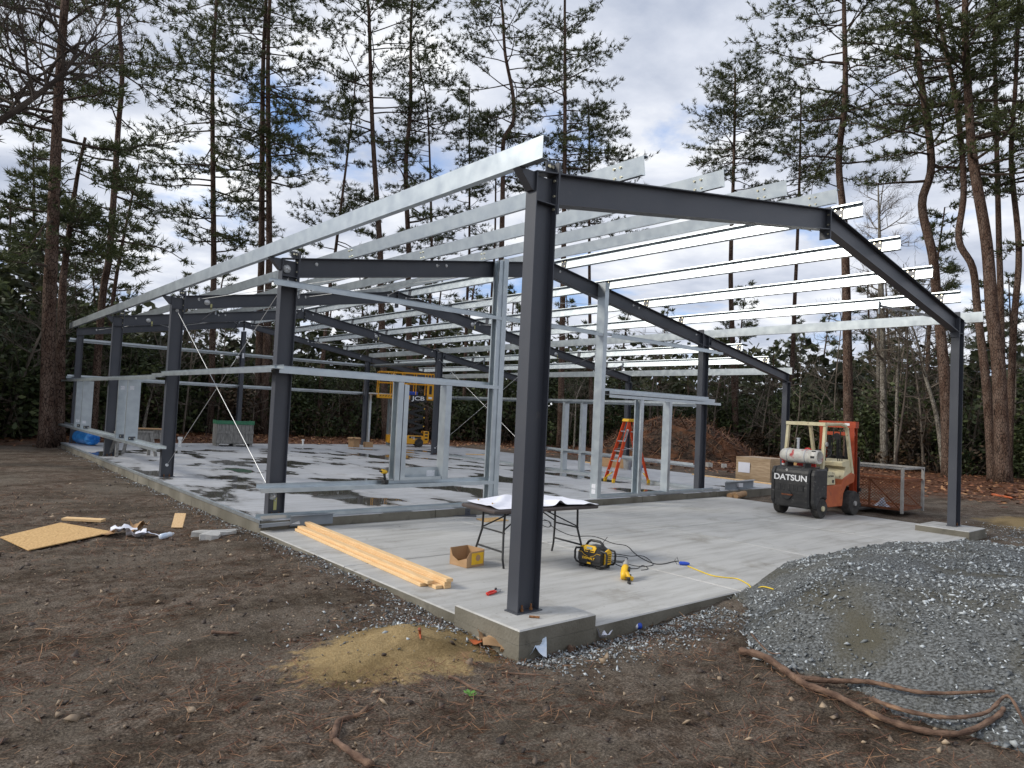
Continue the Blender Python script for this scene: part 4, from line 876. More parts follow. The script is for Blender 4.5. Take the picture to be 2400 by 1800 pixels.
# oak limb reaching in from beyond the left edge
rng = np.random.default_rng(300); P0 = at(-190, 1030, 24); P0[2] = float(ground_z(P0[0], P0[1]))-0.05
oak = thing('bare_tree', 'dark bare limb reaching in from a tree beyond the left edge', 'tree', tuple(P0), 0, 'bare broad-leaved trees')
MB().tube([p-P0 for p in smooth_path([P0, at(-180, 600, 24), at(-150, 380, 24), at(-170, 60, 24)], 4)], [0.26, 0.25, 0.24, 0.23, 0.22, 0.21, 0.2, 0.2, 0.19, 0.17, 0.15, 0.12, 0.08], 8).build('trunk', M['greybark'], oak, True)
mb = MB(); lp = smooth_path([at(-152, 380, 24), at(-60, 320, 24), at(20, 270, 23.5), at(110, 205, 23.2), at(165, 150, 23), at(190, 85, 23)], 3); lp = [p-P0 for p in lp]
mb.tube(lp, [0.13*(1-0.055*i) for i in range(len(lp))], 7, False)
for i in range(4, len(lp)-1):
    for k in range(2):
        a = rng.normal(0, 1, 3); branch(mb, lp[i], unit(a+np.array([0, 0, 0.7])), rng.uniform(1.2, 2.6), 0.045, 3, rng, 0.55, 0.2)
mb.build('branches', M['darktwig'], oak)

# ------------------------------------------------------------------ the wood's edge
EU, ED = [-900, -400, 0, 300, 600, 1300, 1700, 1900, 2050, 2400, 3000], [27, 29, 33, 40, 43, 44, 50, 46, 41, 41, 41]
def edge(u): return float(np.interp(u, EU, ED))
# young background pines, three kinds copied
def proto_pine(label, H, R, seed, nl):
    rng = np.random.default_rng(seed); path = smooth_path([np.array([0, 0, 0.]), np.array([rng.normal(0, .2), rng.normal(0, .2), H*0.5]), np.array([rng.normal(0, .4), rng.normal(0, .4), H])], 6)
    rad = [0.17*(1-0.85*p[2]/H)+0.01 for p in path]; root = thing('young_pine', label, 'tree', (0, 0, 0), 0, 'young pines in the woods behind')
    MB().tube(path, rad, 7).build('trunk', M['pinebark'], root, True); m_, TP, TD = grow_crown(path, rad, H*0.25, H, R, nl, rng, 'cone', 0.15, 6)
    m_.build('limbs', M['limb'], root); V, F = tufts(TP, TD, 8, 0.34, 0.06, 0.65, rng); link('crown', npmesh('crown', V, F, M['needle']), root); return root
rng = np.random.default_rng(400); protos = [proto_pine('young pine in the dark woods behind the clearing', 11.5+1.6*k, 2.6+0.3*k, 410+k, 34+5*k) for k in range(3)]
for k in range(46):
    u = -500+k*70+rng.uniform(-25, 25); d = edge(u)+rng.uniform(5, 22); p = at(u, 900, d); p[2] = float(ground_z(p[0], p[1]))-0.1
    s = rng.uniform(0.75, 1.15)*(0.85 if 1350 < u < 2000 else 1.0)
    if k < 3: protos[k].location = p; protos[k].scale = (s,)*3
    else: dup(protos[k % 3], tuple(p), rng.uniform(0, 6.28), scale=s)
# evergreen shrubs
def proto_shrub(label, seed, Hs, n=2600, m='holly', name='evergreen_shrub', group='evergreen shrubs along the wood edge', sz=(0.08, 0.17)):
    rng = np.random.default_rng(seed); root = thing(name, label, 'shrub', (0, 0, 0), 0, group); C = []
    mb = MB(); lobes = []
    for k in range(11):
        a = rng.uniform(0, 6.28); rr = rng.uniform(0, 0.36)*Hs; z = rng.uniform(0.08, 0.9)*Hs; rr *= (1.1-z/Hs*0.75)
        c = np.array([math.cos(a)*rr, math.sin(a)*rr, z]); lobes.append((c, rng.uniform(0.14, 0.26)*Hs)); mb.tube([(0, 0, 0), c*np.array([0.4, 0.4, 0.6]), c], [0.05, 0.035, 0.012], 4, False)
    mb.build('stems', M['darktwig'], root)
    for c, rr in lobes:
        q = rng.normal(0, 1, (n//11, 3)); q /= np.linalg.norm(q, axis=1)[:, None]; C.append(c+q*rr*np.array([1.15, 1.15, 0.62])*(rng.uniform(0.25, 1, (n//11, 1))**0.45)+rng.normal(0, 0.05*Hs, (n//11, 3)))
    P = np.concatenate(C); P[:, 2] = np.abs(P[:, 2]); V, F = leaf_quads(P, rng.uniform(*sz, len(P)), seed+1, 0.45); link('foliage', npmesh('foliage', V, F, M[m]), root); return root
ps = [proto_shrub('dark evergreen shrub at the edge of the woods', 500+k, [3.6, 4.6, 5.6, 3.0][k], 3000) for k in range(4)]
pb_ = [proto_shrub('brown twiggy shrub holding dead leaves at the edge of the woods', 520+k, [2.2, 3.0][k], 1300, 'brush', 'brown_shrub', 'brown shrubs along the wood edge', (0.05, 0.12)) for k in range(2)]
rng = np.random.default_rng(540); used = set()
for k in range(78):
    u = -520+k*43+rng.uniform(-18, 18); d = edge(u)+rng.uniform(0.2, 6.5); p = at(u, 900, d); p[2] = float(ground_z(p[0], p[1]))-0.05
    br = rng.uniform() < (0.45 if 560 < u < 1000 or 1750 < u < 2150 else 0.16); L_ = pb_ if br else ps; q = int(rng.integers(len(L_))); key = (br, q)
    s = rng.uniform(0.7, 1.2)*(1.2 if u < 350 else 1.0)
    if key not in used: used.add(key); L_[q].location = p; L_[q].rotation_euler.z = rng.uniform(0, 6.28); L_[q].scale = (s,)*3
    else: dup(L_[q], tuple(p), rng.uniform(0, 6.28), scale=s)
# bare saplings
def proto_sapling(seed, H, lean, mtl):
    rng = np.random.default_rng(seed); root = thing('bare_sapling', 'thin bare sapling with pale crossing twigs at the wood edge', 'sapling', (0, 0, 0), 0, 'bare saplings along the wood edge'); mb = MB()
    path = smooth_path([np.zeros(3), np.array([lean*0.4, rng.normal(0, .3), H*0.5]), np.array([lean, rng.normal(0, .5), H])], 4); n = len(path)
    MB().tube(path, [0.07*(1-0.85*i/(n-1))+0.008 for i in range(n)], 6).build('stem', M[mtl], root, True)
    for k in range(12):
        f_ = 0.25+0.75*(k+rng.uniform(0, 1))/12; i = min(int(f_*(n-1)), n-2); a = rng.uniform(0, 6.28)
        branch(mb, path[i], [math.cos(a), math.sin(a), rng.uniform(0.0, 0.8)], H*0.3*rng.uniform(0.5, 1.1)*(1.1-0.5*f_), 0.03, 2, rng, 0.55)
    mb.build('twigs', M[mtl], root); return root
pss = [proto_sapling(600+k, [5.5, 7.5, 9.5, 6.5, 11.0][k], [0.8, -0.9, 0.5, 1.8, -0.4][k], 'twig' if k != 4 else 'darktwig') for k in range(5)]
rng = np.random.default_rng(640)
for k in range(62):
    u = rng.uniform(1650, 2600) if k % 2 == 0 else rng.uniform(-400, 1700); d = edge(u)+rng.uniform(-0.6, 5.0); p = at(u, 900, d); p[2] = float(ground_z(p[0], p[1]))-0.05
    if k < 5: pss[k].location = p
    else: dup(pss[k % 5], tuple(p), rng.uniform(0, 6.28), scale=rng.uniform(0.6, 1.1))
# the mass of undergrowth and the far wood behind, which nobody could count
def mass(name, n, dmin, dmax, hmax, size, mtl, seed, up=0.35, pw=0.8, u0=-1000, u1=3100, thr=0.0):
    r = np.random.default_rng(seed); u = r.uniform(u0, u1, n); e = np.interp(u, EU, ED); d = e+r.uniform(dmin, dmax, n)
    ang = np.arctan2((u-1200)/FPX, 1.0)+_yaw; x, y = CAM[0]+np.sin(ang)*d, CAM[1]+np.cos(ang)*d
    top = hmax*(0.62+0.34*vnoise(x*0.22, y*0.22, seed)+0.16*vnoise(x*0.7, y*0.7, seed+1)); z = top*r.uniform(0, 1, n)**pw
    k = vnoise(x*0.55, y*0.55+z*0.6, seed+3)+0.6*vnoise(x*1.3+z, y*1.3, seed+4) > thr
    P = np.stack([x, y, ground_z(x, y)+z], -1)[k]; V, F = leaf_quads(P, r.uniform(*size, len(P)), seed+9, up); return kind(link(name, npmesh(name, V, F, M[mtl])), 'stuff')
mass('undergrowth', 44000, 1.0, 9.0, 4.6, (0.10, 0.22), 'holly', 700, thr=-0.1)
mass('brown_brush', 26000, 0.2, 9.0, 2.6, (0.07, 0.15), 'brush', 720, thr=0.0)
mass('far_wood', 62000, 9.0, 30.0, 10.5, (0.28, 0.55), 'farleaf', 740, pw=0.75, thr=-0.55)
r = np.random.default_rng(760); n = 9000; u = r.uniform(-900, 3000, n); d = np.interp(u, EU, ED)+r.uniform(-0.3, 7, n); ang = np.arctan2((u-1200)/FPX, 1.0)+_yaw
x, y = CAM[0]+np.sin(ang)*d, CAM[1]+np.cos(ang)*d; hh_ = r.uniform(0, 1, n)**1.6*4.5; P = np.stack([x, y, ground_z(x, y)+hh_], -1)
V, F = slivers(P, r.uniform(0.5, 1.9, n), r.uniform(0.012, 0.028, n), 761, 1.3)
kind(link('bare_brush_twigs', npmesh('bare_brush_twigs', V, F, M['darktwig'])), 'stuff')
# brush and soil heap at the clearing's far right side
hb = np.array([29.5, 20.0]); a_, r_ = np.meshgrid(np.linspace(0, 2*math.pi, 97), np.linspace(0, 1, 26))
bx, by = hb[0]+np.cos(a_)*r_*5.6*0.78, hb[1]+np.sin(a_)*r_*4.6
bz = ground_z(bx, by)+2.05*np.cos(np.clip(r_, 0, 1)*math.pi/2)**0.8*(1+0.22*vnoise(bx*0.8, by*0.8, 91))+0.13*vnoise(bx*2.5, by*2.5, 92)+0.06*vnoise(bx*7, by*7, 93)-0.12*r_
idx = np.arange(a_.size).reshape(a_.shape); F = np.stack([idx[:-1, :-1], idx[:-1, 1:], idx[1:, 1:], idx[1:, :-1]], -1).reshape(-1, 4)
M['soilheap'] = mat('dark_soil', (0.018, 0.014, 0.012), (0.085, 0.058, 0.042), scale=5, rough=0.95, bump=1.0, bscale=9, spec=0.1, detail=9, c3=(0.13, 0.06, 0.032), s3=1.1, lo3=0.5, hi3=0.62)
kind(link('soil_heap', npmesh('soil_heap', np.stack([bx, by, bz], -1).reshape(-1, 3), F, M['soilheap'], True)), 'structure')
r = np.random.default_rng(95); n = 2600; t, q = r.uniform(0, 6.28, n), np.sqrt(r.uniform(0, 1, n)); x, y = hb[0]+np.cos(t)*q*4.4, hb[1]+np.sin(t)*q*4.6
z = ground_z(x, y)+2.05*np.cos(q*math.pi/2)**0.8+0.05; V, F = slivers(np.stack([x, y, z], -1), r.uniform(0.3, 1.3, n), r.uniform(0.015, 0.04, n), 96, 0.5)
kind(link('heap_roots', npmesh('heap_roots', V, F, M['needles_dead'])), 'stuff')

# ================================================================== things on and around the slab
def on(u, v, z):
    d = FWD + RGT*(u-1200)/FPX - UPV*(v-900)/FPX
    return CAM + d*(z-CAM[2])/d[2]
def gz1(x, y): return float(ground_z(np.float64(x), np.float64(y)))

# ---- forklift (local +X forward, origin under the rear axle)
fk = thing('forklift', 'old orange and black forklift with cream guard and gas tank at the slab edge', 'forklift', (10.70, 2.72, ZP), -0.03)
mb = MB(); pts = [(0.22, 0.62), (0.22, 0.30), (0.36, 0.22), (0.98, 0.22), (1.02, 0.50), (1.16, 0.66), (1.52, 0.74), (1.56, 0.92), (1.40, 0.96), (1.05, 0.84), (0.92, 0.70), (0.22, 0.70)]
mb.poly([(x, -0.47, z) for x, z in pts], 0.94, (0, 1, 0)); body = mb.build('body', M['fkorange'], fk, bev=0.012)
mb = MB(); cw = [(-0.36, 0.20), (0.20, 0.20), (0.20, 1.08), (-0.30, 1.08), (-0.37, 0.98), (-0.40, 0.55)]
mb.poly([(x, -0.40, z) for x, z in cw], 0.80, (0, 1, 0)); cwo = mb.build('counterweight', M['fkblack'], fk, bev=0.03)
for s in (-1, 1):     # rounded rear corners of the counterweight, arched over the wheels
    a = [(-0.33, 0.30), (-0.24, 0.19), (-0.17, 0.30), (-0.10, 0.40), (0.0, 0.45), (0.12, 0.43), (0.20, 0.36), (0.205, 1.06), (-0.27, 1.06), (-0.34, 0.95)]
    MB().poly([(x, s*0.402 if s > 0 else -0.52, z) for x, z in a], 0.118, (0, 1, 0)).build('counterweight_flank', M['fkblack'], fk, bev=0.03)
MB().box(-0.412, -0.395, -0.30, 0.30, 0.565, 0.70).build('grille_recess', M['black'], cwo)
for k in range(6): MB().box(-0.418, -0.404, -0.27+k*0.10, -0.245+k*0.10, 0.57, 0.695).build('grille_bar', M['fkblack'], cwo)
MB().lathe([(0.001, 0), (0.11, 0), (0.10, 0.012), (0.001, 0.012)], (-0.405, 0.08, 0.47), (-1, 0, 0), 14).build('tow_recess', M['black'], cwo).scale = (1, 1, 1)
MB().box(-0.425, -0.40, -0.05, 0.20, 0.455, 0.485).build('tow_pin', M['rust'], cwo)
text('lettering', 'DATSUN', 0.175, M['white'], cwo, (-0.392, 0.02, 0.835), (R_(90), 0, R_(-90)), 0.003, 1.12)
MB().lathe([(0.03, 0), (0.03, 0.006), (0.001, 0.007)], (-0.362, 0.12, 1.0), (-1, 0, 0), 10).build('emblem', M['greypaint'], cwo)
# cream side cowl and dashboard
MB().poly([(0.20, -0.478, 0.71), (0.62, -0.478, 0.71), (0.60, -0.478, 0.98), (0.20, -0.478, 1.02)], 0.30, (0, 1, 0)).build('side_cowl', M['cream'], fk, bev=0.01)
text('lettering', 'DATSUN', 0.055, M['black'], fk, (0.40, -0.481, 0.90), (R_(90), 0, 0), 0.001, 1.2)
MB().box(0.47, 0.55, -0.4805, -0.4785, 0.75, 0.82).build('paper_sticker', M['black'], fk)
MB().poly([(1.02, -0.44, 0.80), (1.42, -0.44, 0.92), (1.40, -0.44, 1.22), (1.32, -0.44, 1.26), (0.98, -0.44, 1.20), (1.00, -0.44, 1.10), (1.16, -0.44, 1.08)], 0.88, (0, 1, 0)).build('dashboard', M['cream'], fk, bev=0.01)
MB().box(0.30, 0.95, -0.30, 0.34, 0.70, 0.96).build('engine_cover', M['fkblack'], fk, bev=0.02)
st = MB().box(0.30, 0.80, -0.24, 0.28, 0.965, 1.07).build('seat', M['black'], fk, bev=0.03)
mb = MB(); mb.poly([(0.24, -0.2+0.4*k/12*1.0, 1.10+0.40*math.sin(math.pi*min(1, 0.12+k/12*0.80))) for k in range(13)]+[(0.24, 0.24, 1.08), (0.24, -0.2, 1.08)], 0.05, (1, 0, 0))
sb_ = mb.build('seat_back', M['red'], fk)
MB().lathe([(0.045, 0), (0.045, 0.01), (0.001, 0.011)], (0.238, 0.13, 1.30), (-1, 0, 0), 12).build('seat_back_hole', M['yellow'], sb_)
ring = [(0.92+0.15*math.cos(t)*0.75, -0.02+0.19*math.sin(t), 1.36+0.11*math.cos(t)) for t in np.linspace(0, 2*math.pi, 25)]
sw = MB().tube(ring, 0.014, 6, False).build('steering_wheel', M['black'], fk)
MB().cyl((0.92, -0.02, 1.36), (1.12, -0.02, 1.10), 0.025).build('steering_column', M['black'], sw)
for t in (0.6, 2.7, 4.8): MB().cyl((0.92, -0.02, 1.36), (0.92+0.15*math.cos(t)*0.75, -0.02+0.19*math.sin(t), 1.36+0.11*math.cos(t)), 0.009, seg=5).build('steering_spoke', M['black'], sw)
for k in range(3): MB().tube([(1.10, -0.28-0.05*k, 1.20), (1.05, -0.29-0.05*k, 1.42)], [0.008, 0.012], 6).build('lever', M['black'], fk)
# overhead guard
gd = MB()
for s in (-1, 1):
    y = s*0.43
    gd.beam((0.08, y, 1.02 if s > 0 else 0.70), (0.20, y, 2.02), 0.06, 0.075, (1, 0, 0)); gd.tube([(0.16, y, 2.03), (0.9, y, 2.055), (1.12, y, 2.02), (1.20, y, 1.93)], 0.038, 6); gd.beam((1.18, y, 1.97), (1.50, y, 0.86), 0.055, 0.085, (1, 0, 0))
gd.beam((0.17, -0.46, 2.035), (0.17, 0.46, 2.035), 0.075, 0.075); gd.beam((1.05, -0.43, 2.05), (1.05, 0.43, 2.05), 0.06, 0.06)
og = gd.build('overhead_guard', M['cream'], fk)
for k in range(5): MB().beam((0.34+k*0.15, -0.42, 2.045), (0.34+k*0.15, 0.42, 2.045), 0.03, 0.03).build('guard_bar', M['cream'], og)
MB().cyl((0.17, -0.475, 1.60), (0.17, -0.50, 1.60), 0.05).build('tail_light', M['greypaint'], og); MB().cyl((1.02, -0.28, 1.78), (1.04, -0.28, 1.78), 0.075).build('lamp', M['black'], og)
# mast
mt = MB()
for s in (-1, 1):
    mt.strip([(-0.05, 0.07), (0.05, 0.07), (0.05, -0.07), (-0.05, -0.07)][::s], 0.016, (1.72, s*0.36, 0.06), (1.66, s*0.36, 2.10), (1, 0, 0))
mt.box(1.58, 1.74, -0.44, 0.44, 1.98, 2.13); mt.box(1.60, 1.66, -0.40, 0.40, 1.80, 1.88); mt.box(1.62, 1.72, -0.40, 0.40, 0.12, 0.24)
ms = mt.build('mast', M['fkred'], fk)
for y in (-0.20, 0.0, 0.20): MB().cyl((1.70, y, 0.15), (1.64, y, 1.85), 0.035).build('lift_cylinder', M['black'], ms)
for y in (-0.08, 0.08): MB().tube([(1.60, y, 1.9), (1.56, y*1.4, 1.3), (1.62, y, 0.6)], 0.014, 6).build('hose', M['black'], ms)
MB().box(1.5765, 1.5785, -0.30, -0.18, 2.03, 2.09).build('paper_sticker', M['white'], ms)
cg = MB().box(1.80, 1.86, -0.48, 0.48, 0.16, 0.26).box(1.80, 1.86, -0.48, 0.48, 0.52, 0.60).box(1.80, 1.85, -0.44, -0.38, 0.26, 1.25).box(1.80, 1.85, 0.38, 0.44, 0.26, 1.25).box(1.80, 1.85, -0.44, 0.44, 1.25, 1.31).build('load_carriage', M['black'], fk)
for k in range(9): MB().cyl((1.825, -0.32+k*0.08, 0.6), (1.825, -0.32+k*0.08, 1.25), 0.012, seg=5).build('backrest_bar', M['black'], cg)
for s in (-1, 1): MB().box(1.865, 2.95, s*0.28-0.055, s*0.28+0.055, 0.055, 0.095).box(1.865, 1.905, s*0.28-0.055, s*0.28+0.055, 0.095, 0.60).build('fork', M['fkblack'], fk)
# gas tank lying across the counterweight
tk = MB().lathe([(0.02, -0.44), (0.10, -0.42), (0.145, -0.37), (0.155, -0.30), (0.155, 0.22), (0.148, 0.235), (0.148, 0.26), (0.14, 0.30), (0.09, 0.33)], (-0.12, -0.03, 1.315), (0, -1, 0), 22).build('gas_tank', M['tank'], fk, True)
MB().lathe([(0.148, 0.27), (0.150, 0.46), (0.128, 0.465), (0.120, 0.34)], (-0.12, -0.03, 1.315), (0, -1, 0), 22).build('tank_collar', M['tank'], tk, True)
for z in (0.0, 0.9, 1.9): MB().obox((-0.12-0.147*math.cos(z), -0.03-0.37, 1.315+0.147*math.sin(z)), (0.012, 0.09, 0.045), (0, 0, 0)).build('collar_slot', M['black'], tk)
MB().cyl((-0.12, -0.35, 1.315), (-0.12, -0.43, 1.315), 0.028).build('tank_valve', M['zinc'], tk)
for y in (-0.21, 0.20):
    MB().tube([(-0.12+0.16*math.cos(t), y, 1.315+0.16*math.sin(t)) for t in np.linspace(0, 2*math.pi, 21)], 0.010, 5, False).build('tank_strap', M['alu'], tk)
    MB().obox((-0.12, y, 1.12), (0.26, 0.05, 0.08)).build('tank_cradle', M['black'], tk)
MB().cyl((-0.10, 0.02, 1.46), (-0.10, 0.02, 1.68), 0.03).cyl((-0.10, 0.02, 1.68), (-0.10, 0.02, 1.71), 0.045).build('filler_neck', M['alu'], fk)
def wheel(x, y, r, w, s):
    o = MB().lathe([(r*0.60, -w/2), (r*0.93, -w/2), (r, -w*0.36), (r, w*0.36), (r*0.93, w/2), (r*0.60, w/2)], (0, 0, 0), (0, 1, 0), 26).build('wheel', M['rubber'], fk, False, (x, y, r))
    MB().lathe([(0.02, 0.052), (0.055, 0.048), (0.06, 0.0), (r*0.40, -0.012), (r*0.60, 0.02), (r*0.64, 0.012)], (0, s*(w/2-0.02), 0), (0, s, 0), 20).build('rim', M['greypaint'] if r > 0.23 else M['cream'], o)
    for k in range(6):
        t = k*math.pi/3; MB().cyl((math.cos(t)*r*0.42, s*(w/2-0.035), math.sin(t)*r*0.42), (math.cos(t)*r*0.42, s*(w/2-0.012), math.sin(t)*r*0.42), 0.014, seg=6).build('wheel_nut', M['black'], o)
for s in (-1, 1): wheel(0.0, s*0.44, 0.215, 0.16, s); wheel(1.40, s*0.45, 0.275, 0.20, s)
p = thing('grease_bottle', 'white and red plastic bottle standing on the forklift beside its gas tank', 'bottle', tuple(Matrix.Translation((10.70, 2.72, ZP)) @ Euler((0, 0, -0.03)).to_matrix().to_4x4() @ Vector((-0.05, 0.385, 1.085))))
MB().lathe([(0.035, 0), (0.037, 0.02), (0.037, 0.11), (0.02, 0.13)], seg=12).build('bottle_body', M['white'], p); MB().lathe([(0.0375, 0.04), (0.0375, 0.09)], seg=12).build('red_label', M['red'], p); MB().lathe([(0.018, 0.13), (0.012, 0.19)], seg=10).build('cap', M['white'], p)

# ---- rusty man basket on the forks
bk = thing('work_basket', 'rusty expanded-metal work basket with grey rails carried on the forklift forks', 'basket', (13.36, 1.62, ZP+0.10))
LX, LY, HZ = 1.25, 2.15, 0.70
fr = MB()
for z in (0.025, HZ):
    fr.beam((0, 0, z), (LX, 0, z), 0.05, 0.05); fr.beam((0, LY, z), (LX, LY, z), 0.05, 0.05); fr.beam((0, 0.025, z), (0, LY-0.025, z), 0.05, 0.05); fr.beam((LX, 0.025, z), (LX, LY-0.025, z), 0.05, 0.05)
for y in (LY/3, LY*2/3): fr.beam((0, y, 0.03), (0, y, HZ), 0.04, 0.04, (1, 0, 0))
fr.beam((0.02, 0.05, 0.05), (0.02, LY/3, HZ-0.03), 0.03, 0.03); fr.beam((LX, 0.05, 0.05), (LX, LY/3, HZ-0.03), 0.03, 0.03)
fr.build('frame', M['rust'], bk)
def expanded(p0, du, dv, nu, nv, name):
    """diamond mesh of thin strands as real strips, joined in one sheet"""
    p0, du, dv = (np.asarray(q, float) for q in (p0, du, dv)); m_ = MB(); n = np.cross(unit(du), unit(dv))
    for i in range(-nv, nu):
        for s in (1, -1):
            a0, a1, b0, b1 = i/nu, (i+nv)/nu, 0.0, 1.0
            if s < 0: b0, b1 = 1.0, 0.0
            t0, t1 = max(0, -a0/(a1-a0) if a0 < 0 else 0), min(1, (1-a0)/(a1-a0) if a1 > 1 else 1)
            if t1-t0 < 0.02: continue
            q0 = p0+du*(a0+(a1-a0)*t0)+dv*(b0+(b1-b0)*t0); q1 = p0+du*(a0+(a1-a0)*t1)+dv*(b0+(b1-b0)*t1)
            m_.beam(q0+n*0.001*s, q1+n*0.001*s, 0.009, 0.003, n)
    return kind(m_.build(name, M['rust'], bk), 'stuff')
expanded((0, 0.03, 0.05), (0, LY-0.06, 0), (0, 0, HZ-0.08), 26, 9, 'mesh_panel'); expanded((0.03, 0, 0.05), (LX-0.06, 0, 0), (0, 0, HZ-0.08), 15, 9, 'mesh_panel')
expanded((LX, 0.03, 0.05), (0, LY-0.06, 0), (0, 0, HZ-0.08), 26, 9, 'mesh_panel'); expanded((0.03, LY, 0.05), (LX-0.06, 0, 0), (0, 0, HZ-0.08), 15, 9, 'mesh_panel')
MB().box(0.02, LX-0.02, 0.02, LY-0.02, 0.0, 0.006).build('floor_plate', M['rust'], bk)
for q in ((-0.03, -0.03), (LX-0.02, -0.03), (-0.03, LY+0.03), (LX-0.02, LY+0.03)): MB().beam((q[0], q[1], -0.06), (q[0], q[1], 0.96), 0.06, 0.05, (1, 0, 0)).build('rail_post', M['greypaint'], bk)
for y in (-0.03, LY+0.03): MB().beam((-0.055, y, 0.985), (LX+0.03, y, 0.985), 0.05, 0.045).build('hand_rail', M['greypaint'], bk)
MB().beam((LX-0.02, 0.0, 0.985), (LX-0.02, LY, 0.985), 0.045, 0.045).build('hand_rail', M['greypaint'], bk); MB().beam((-0.03, 0.0, 0.985), (-0.03, LY, 0.985), 0.045, 0.045).build('hand_rail', M['greypaint'], bk)
rg = np.random.default_rng(31); V = [(0.3+0.22*math.cos(t)*rg.uniform(.6, 1.1), 0.55+0.3*math.sin(t)*rg.uniform(.6, 1.1), 0.02+0.0*t) for t in np.linspace(0, 6.0, 9)]
tag(MB().add([tuple(np.array(v)+np.array([13.36, 1.62, ZP+0.10])) for v in V+[(0.3, 0.5, 0.24), (0.42, 0.65, 0.2)]], [(i, (i+1) % 9, 9 if i < 5 else 10) for i in range(9)]+[(4, 5, 10, 9), (0, 9, 10, 8)]).build('plastic_sheet', M['clear']), 'crumpled clear plastic lying in the rusty work basket', 'plastic sheet')

# ---- scissor lift
lf = thing('scissor_lift', 'yellow scissor lift with raised railed platform standing at the far end of the slab', 'scissor lift', (13.55, 23.55, 0.0), -0.42)
mb = MB(); mb.poly([(-0.95, -0.38, 0.16), (-0.70, -0.38, 0.14), (0.70, -0.38, 0.14), (0.95, -0.38, 0.20), (0.95, -0.38, 0.42), (0.72, -0.38, 0.52), (-0.95, -0.38, 0.52)], 0.76, (0, 1, 0))
ch = mb.build('chassis', M['liftyellow'], lf, bev=0.015)
MB().box(0.72, 0.97, -0.40, 0.40, 0.28, 0.74).build('ladder_box', M['liftyellow'], lf, bev=0.01)
for z in (0.34, 0.50, 0.64): MB().box(0.78, 0.92, -0.404, -0.399, z, z+0.075).build('step_hole', M['black'], ch)
MB().box(0.05, 0.62, -0.384, -0.379, 0.40, 0.49).build('number_plate', M['black'], ch); text('lettering', 'S19', 0.085, M['white'], ch, (0.22, -0.386, 0.445), (R_(90), 0, 0), 0.001, 1.3)
for k in range(3): MB().box(-0.75+k*0.5, -0.68+k*0.5, -0.383, -0.379, 0.36, 0.44).build('warning_sticker', M['white'], ch)
for x in (-0.62, 0.52):
    for s in (-1, 1):
        o = MB().lathe([(0.10, -0.06), (0.18, -0.06), (0.20, -0.04), (0.20, 0.04), (0.18, 0.06), (0.10, 0.06)], (0, 0, 0), (0, 1, 0), 20).build('wheel', M['rubber'], lf, False, (x, s*0.385, 0.20)); MB().lathe([(0.02, 0.05), (0.09, 0.03), (0.13, 0.055)], (0, 0, 0), (0, s, 0), 14).build('rim', M['greypaint'], o)
zb, zt, nA = 0.56, 2.22, 4; hA = (zt-zb)/nA
for k in range(nA):
    for s in (-1, 1):
        z0 = zb+k*hA; q = 1 if k % 2 == 0 else -1
        MB().beam((-0.72*q, s*0.26, z0+0.02), (0.72*q, s*0.26, z0+hA-0.02), 0.045, 0.10).build('scissor_arm', M['black'], lf); MB().beam((0.72*q, s*0.20, z0+0.02), (-0.72*q, s*0.20, z0+hA-0.02), 0.045, 0.10).build('scissor_arm', M['black'], lf)
for k in range(1, nA): 
    for x in (-0.72, 0.72): MB().cyl((x, -0.29, zb+k*hA), (x, 0.29, zb+k*hA), 0.03).build('pivot_pin', M['yellow'], lf)
MB().cyl((-0.2, 0, 0.8), (0.35, 0, 1.35), 0.05).build('lift_ram', M['black'], lf)
pf = MB().box(-1.50, 1.10, -0.39, 0.39, 2.22, 2.40).build('platform', M['liftyellow'], lf, bev=0.008)
for k in range(8): MB().poly([(-1.44+k*0.13, -0.393, 2.30), (-1.38+k*0.13, -0.393, 2.36), (-1.33+k*0.13, -0.393, 2.36), (-1.39+k*0.13, -0.393, 2.30)], 0.003, (0, 1, 0)).build('hazard_stripe', M['black'], pf)
bd = MB().box(0.00, 0.78, -0.396, -0.391, 2.12, 2.44).build('name_board', M['black'], pf); text('lettering', 'JCB', 0.26, M['white'], bd, (0.39, -0.398, 2.275), (R_(90), 0, 0), 0.001, 1.45)
def rail(pts, r=0.022): MB().tube(pts, r, 6).build('guard_rail', M['liftyellow'], pf)
for z in (2.95, 3.46):
    for s in (-1, 1): rail([(-1.48, s*0.37, z), (1.08, s*0.37, z)])
    rail([(-1.48, -0.37, z), (-1.48, 0.37, z)]); rail([(1.08, -0.37, z), (1.08, 0.37, z)])
for x in (-1.48, -0.85, -0.3, 0.25, 0.80, 1.08):
    for s in (-1, 1): rail([(x, s*0.37, 2.40), (x, s*0.37, 3.46)])
rail([(-0.85, -0.37, 3.46), (-0.35, -0.37, 2.95)]); rail([(-0.5, -0.37, 3.46), (0.0, -0.37, 2.95)])
MB().box(0.80, 1.09, -0.395, -0.36, 2.40, 2.98).build('gate_post', M['liftyellow'], pf); MB().box(0.88, 1.01, -0.398, -0.394, 2.5, 2.9).build('gate_opening', M['black'], pf); MB().box(0.86, 1.03, -0.3995, -0.396, 2.28, 2.38).build('warning_sticker', M['white'], pf)
MB().box(-0.33, -0.14, -0.40, -0.30, 2.55, 2.95).build('control_box', M['liftyellow'], pf, bev=0.01); MB().box(-0.29, -0.18, -0.405, -0.4, 2.82, 2.91).build('warning_sticker', M['white'], pf)
tag(MB().obox((13.75, 23.55, 2.50), (0.45, 0.3, 0.2), (0, 0, -0.4)).build('tool_bag', M['bluep'], None, bev=0.04), 'dark blue bag lying on the scissor lift platform', 'bag')

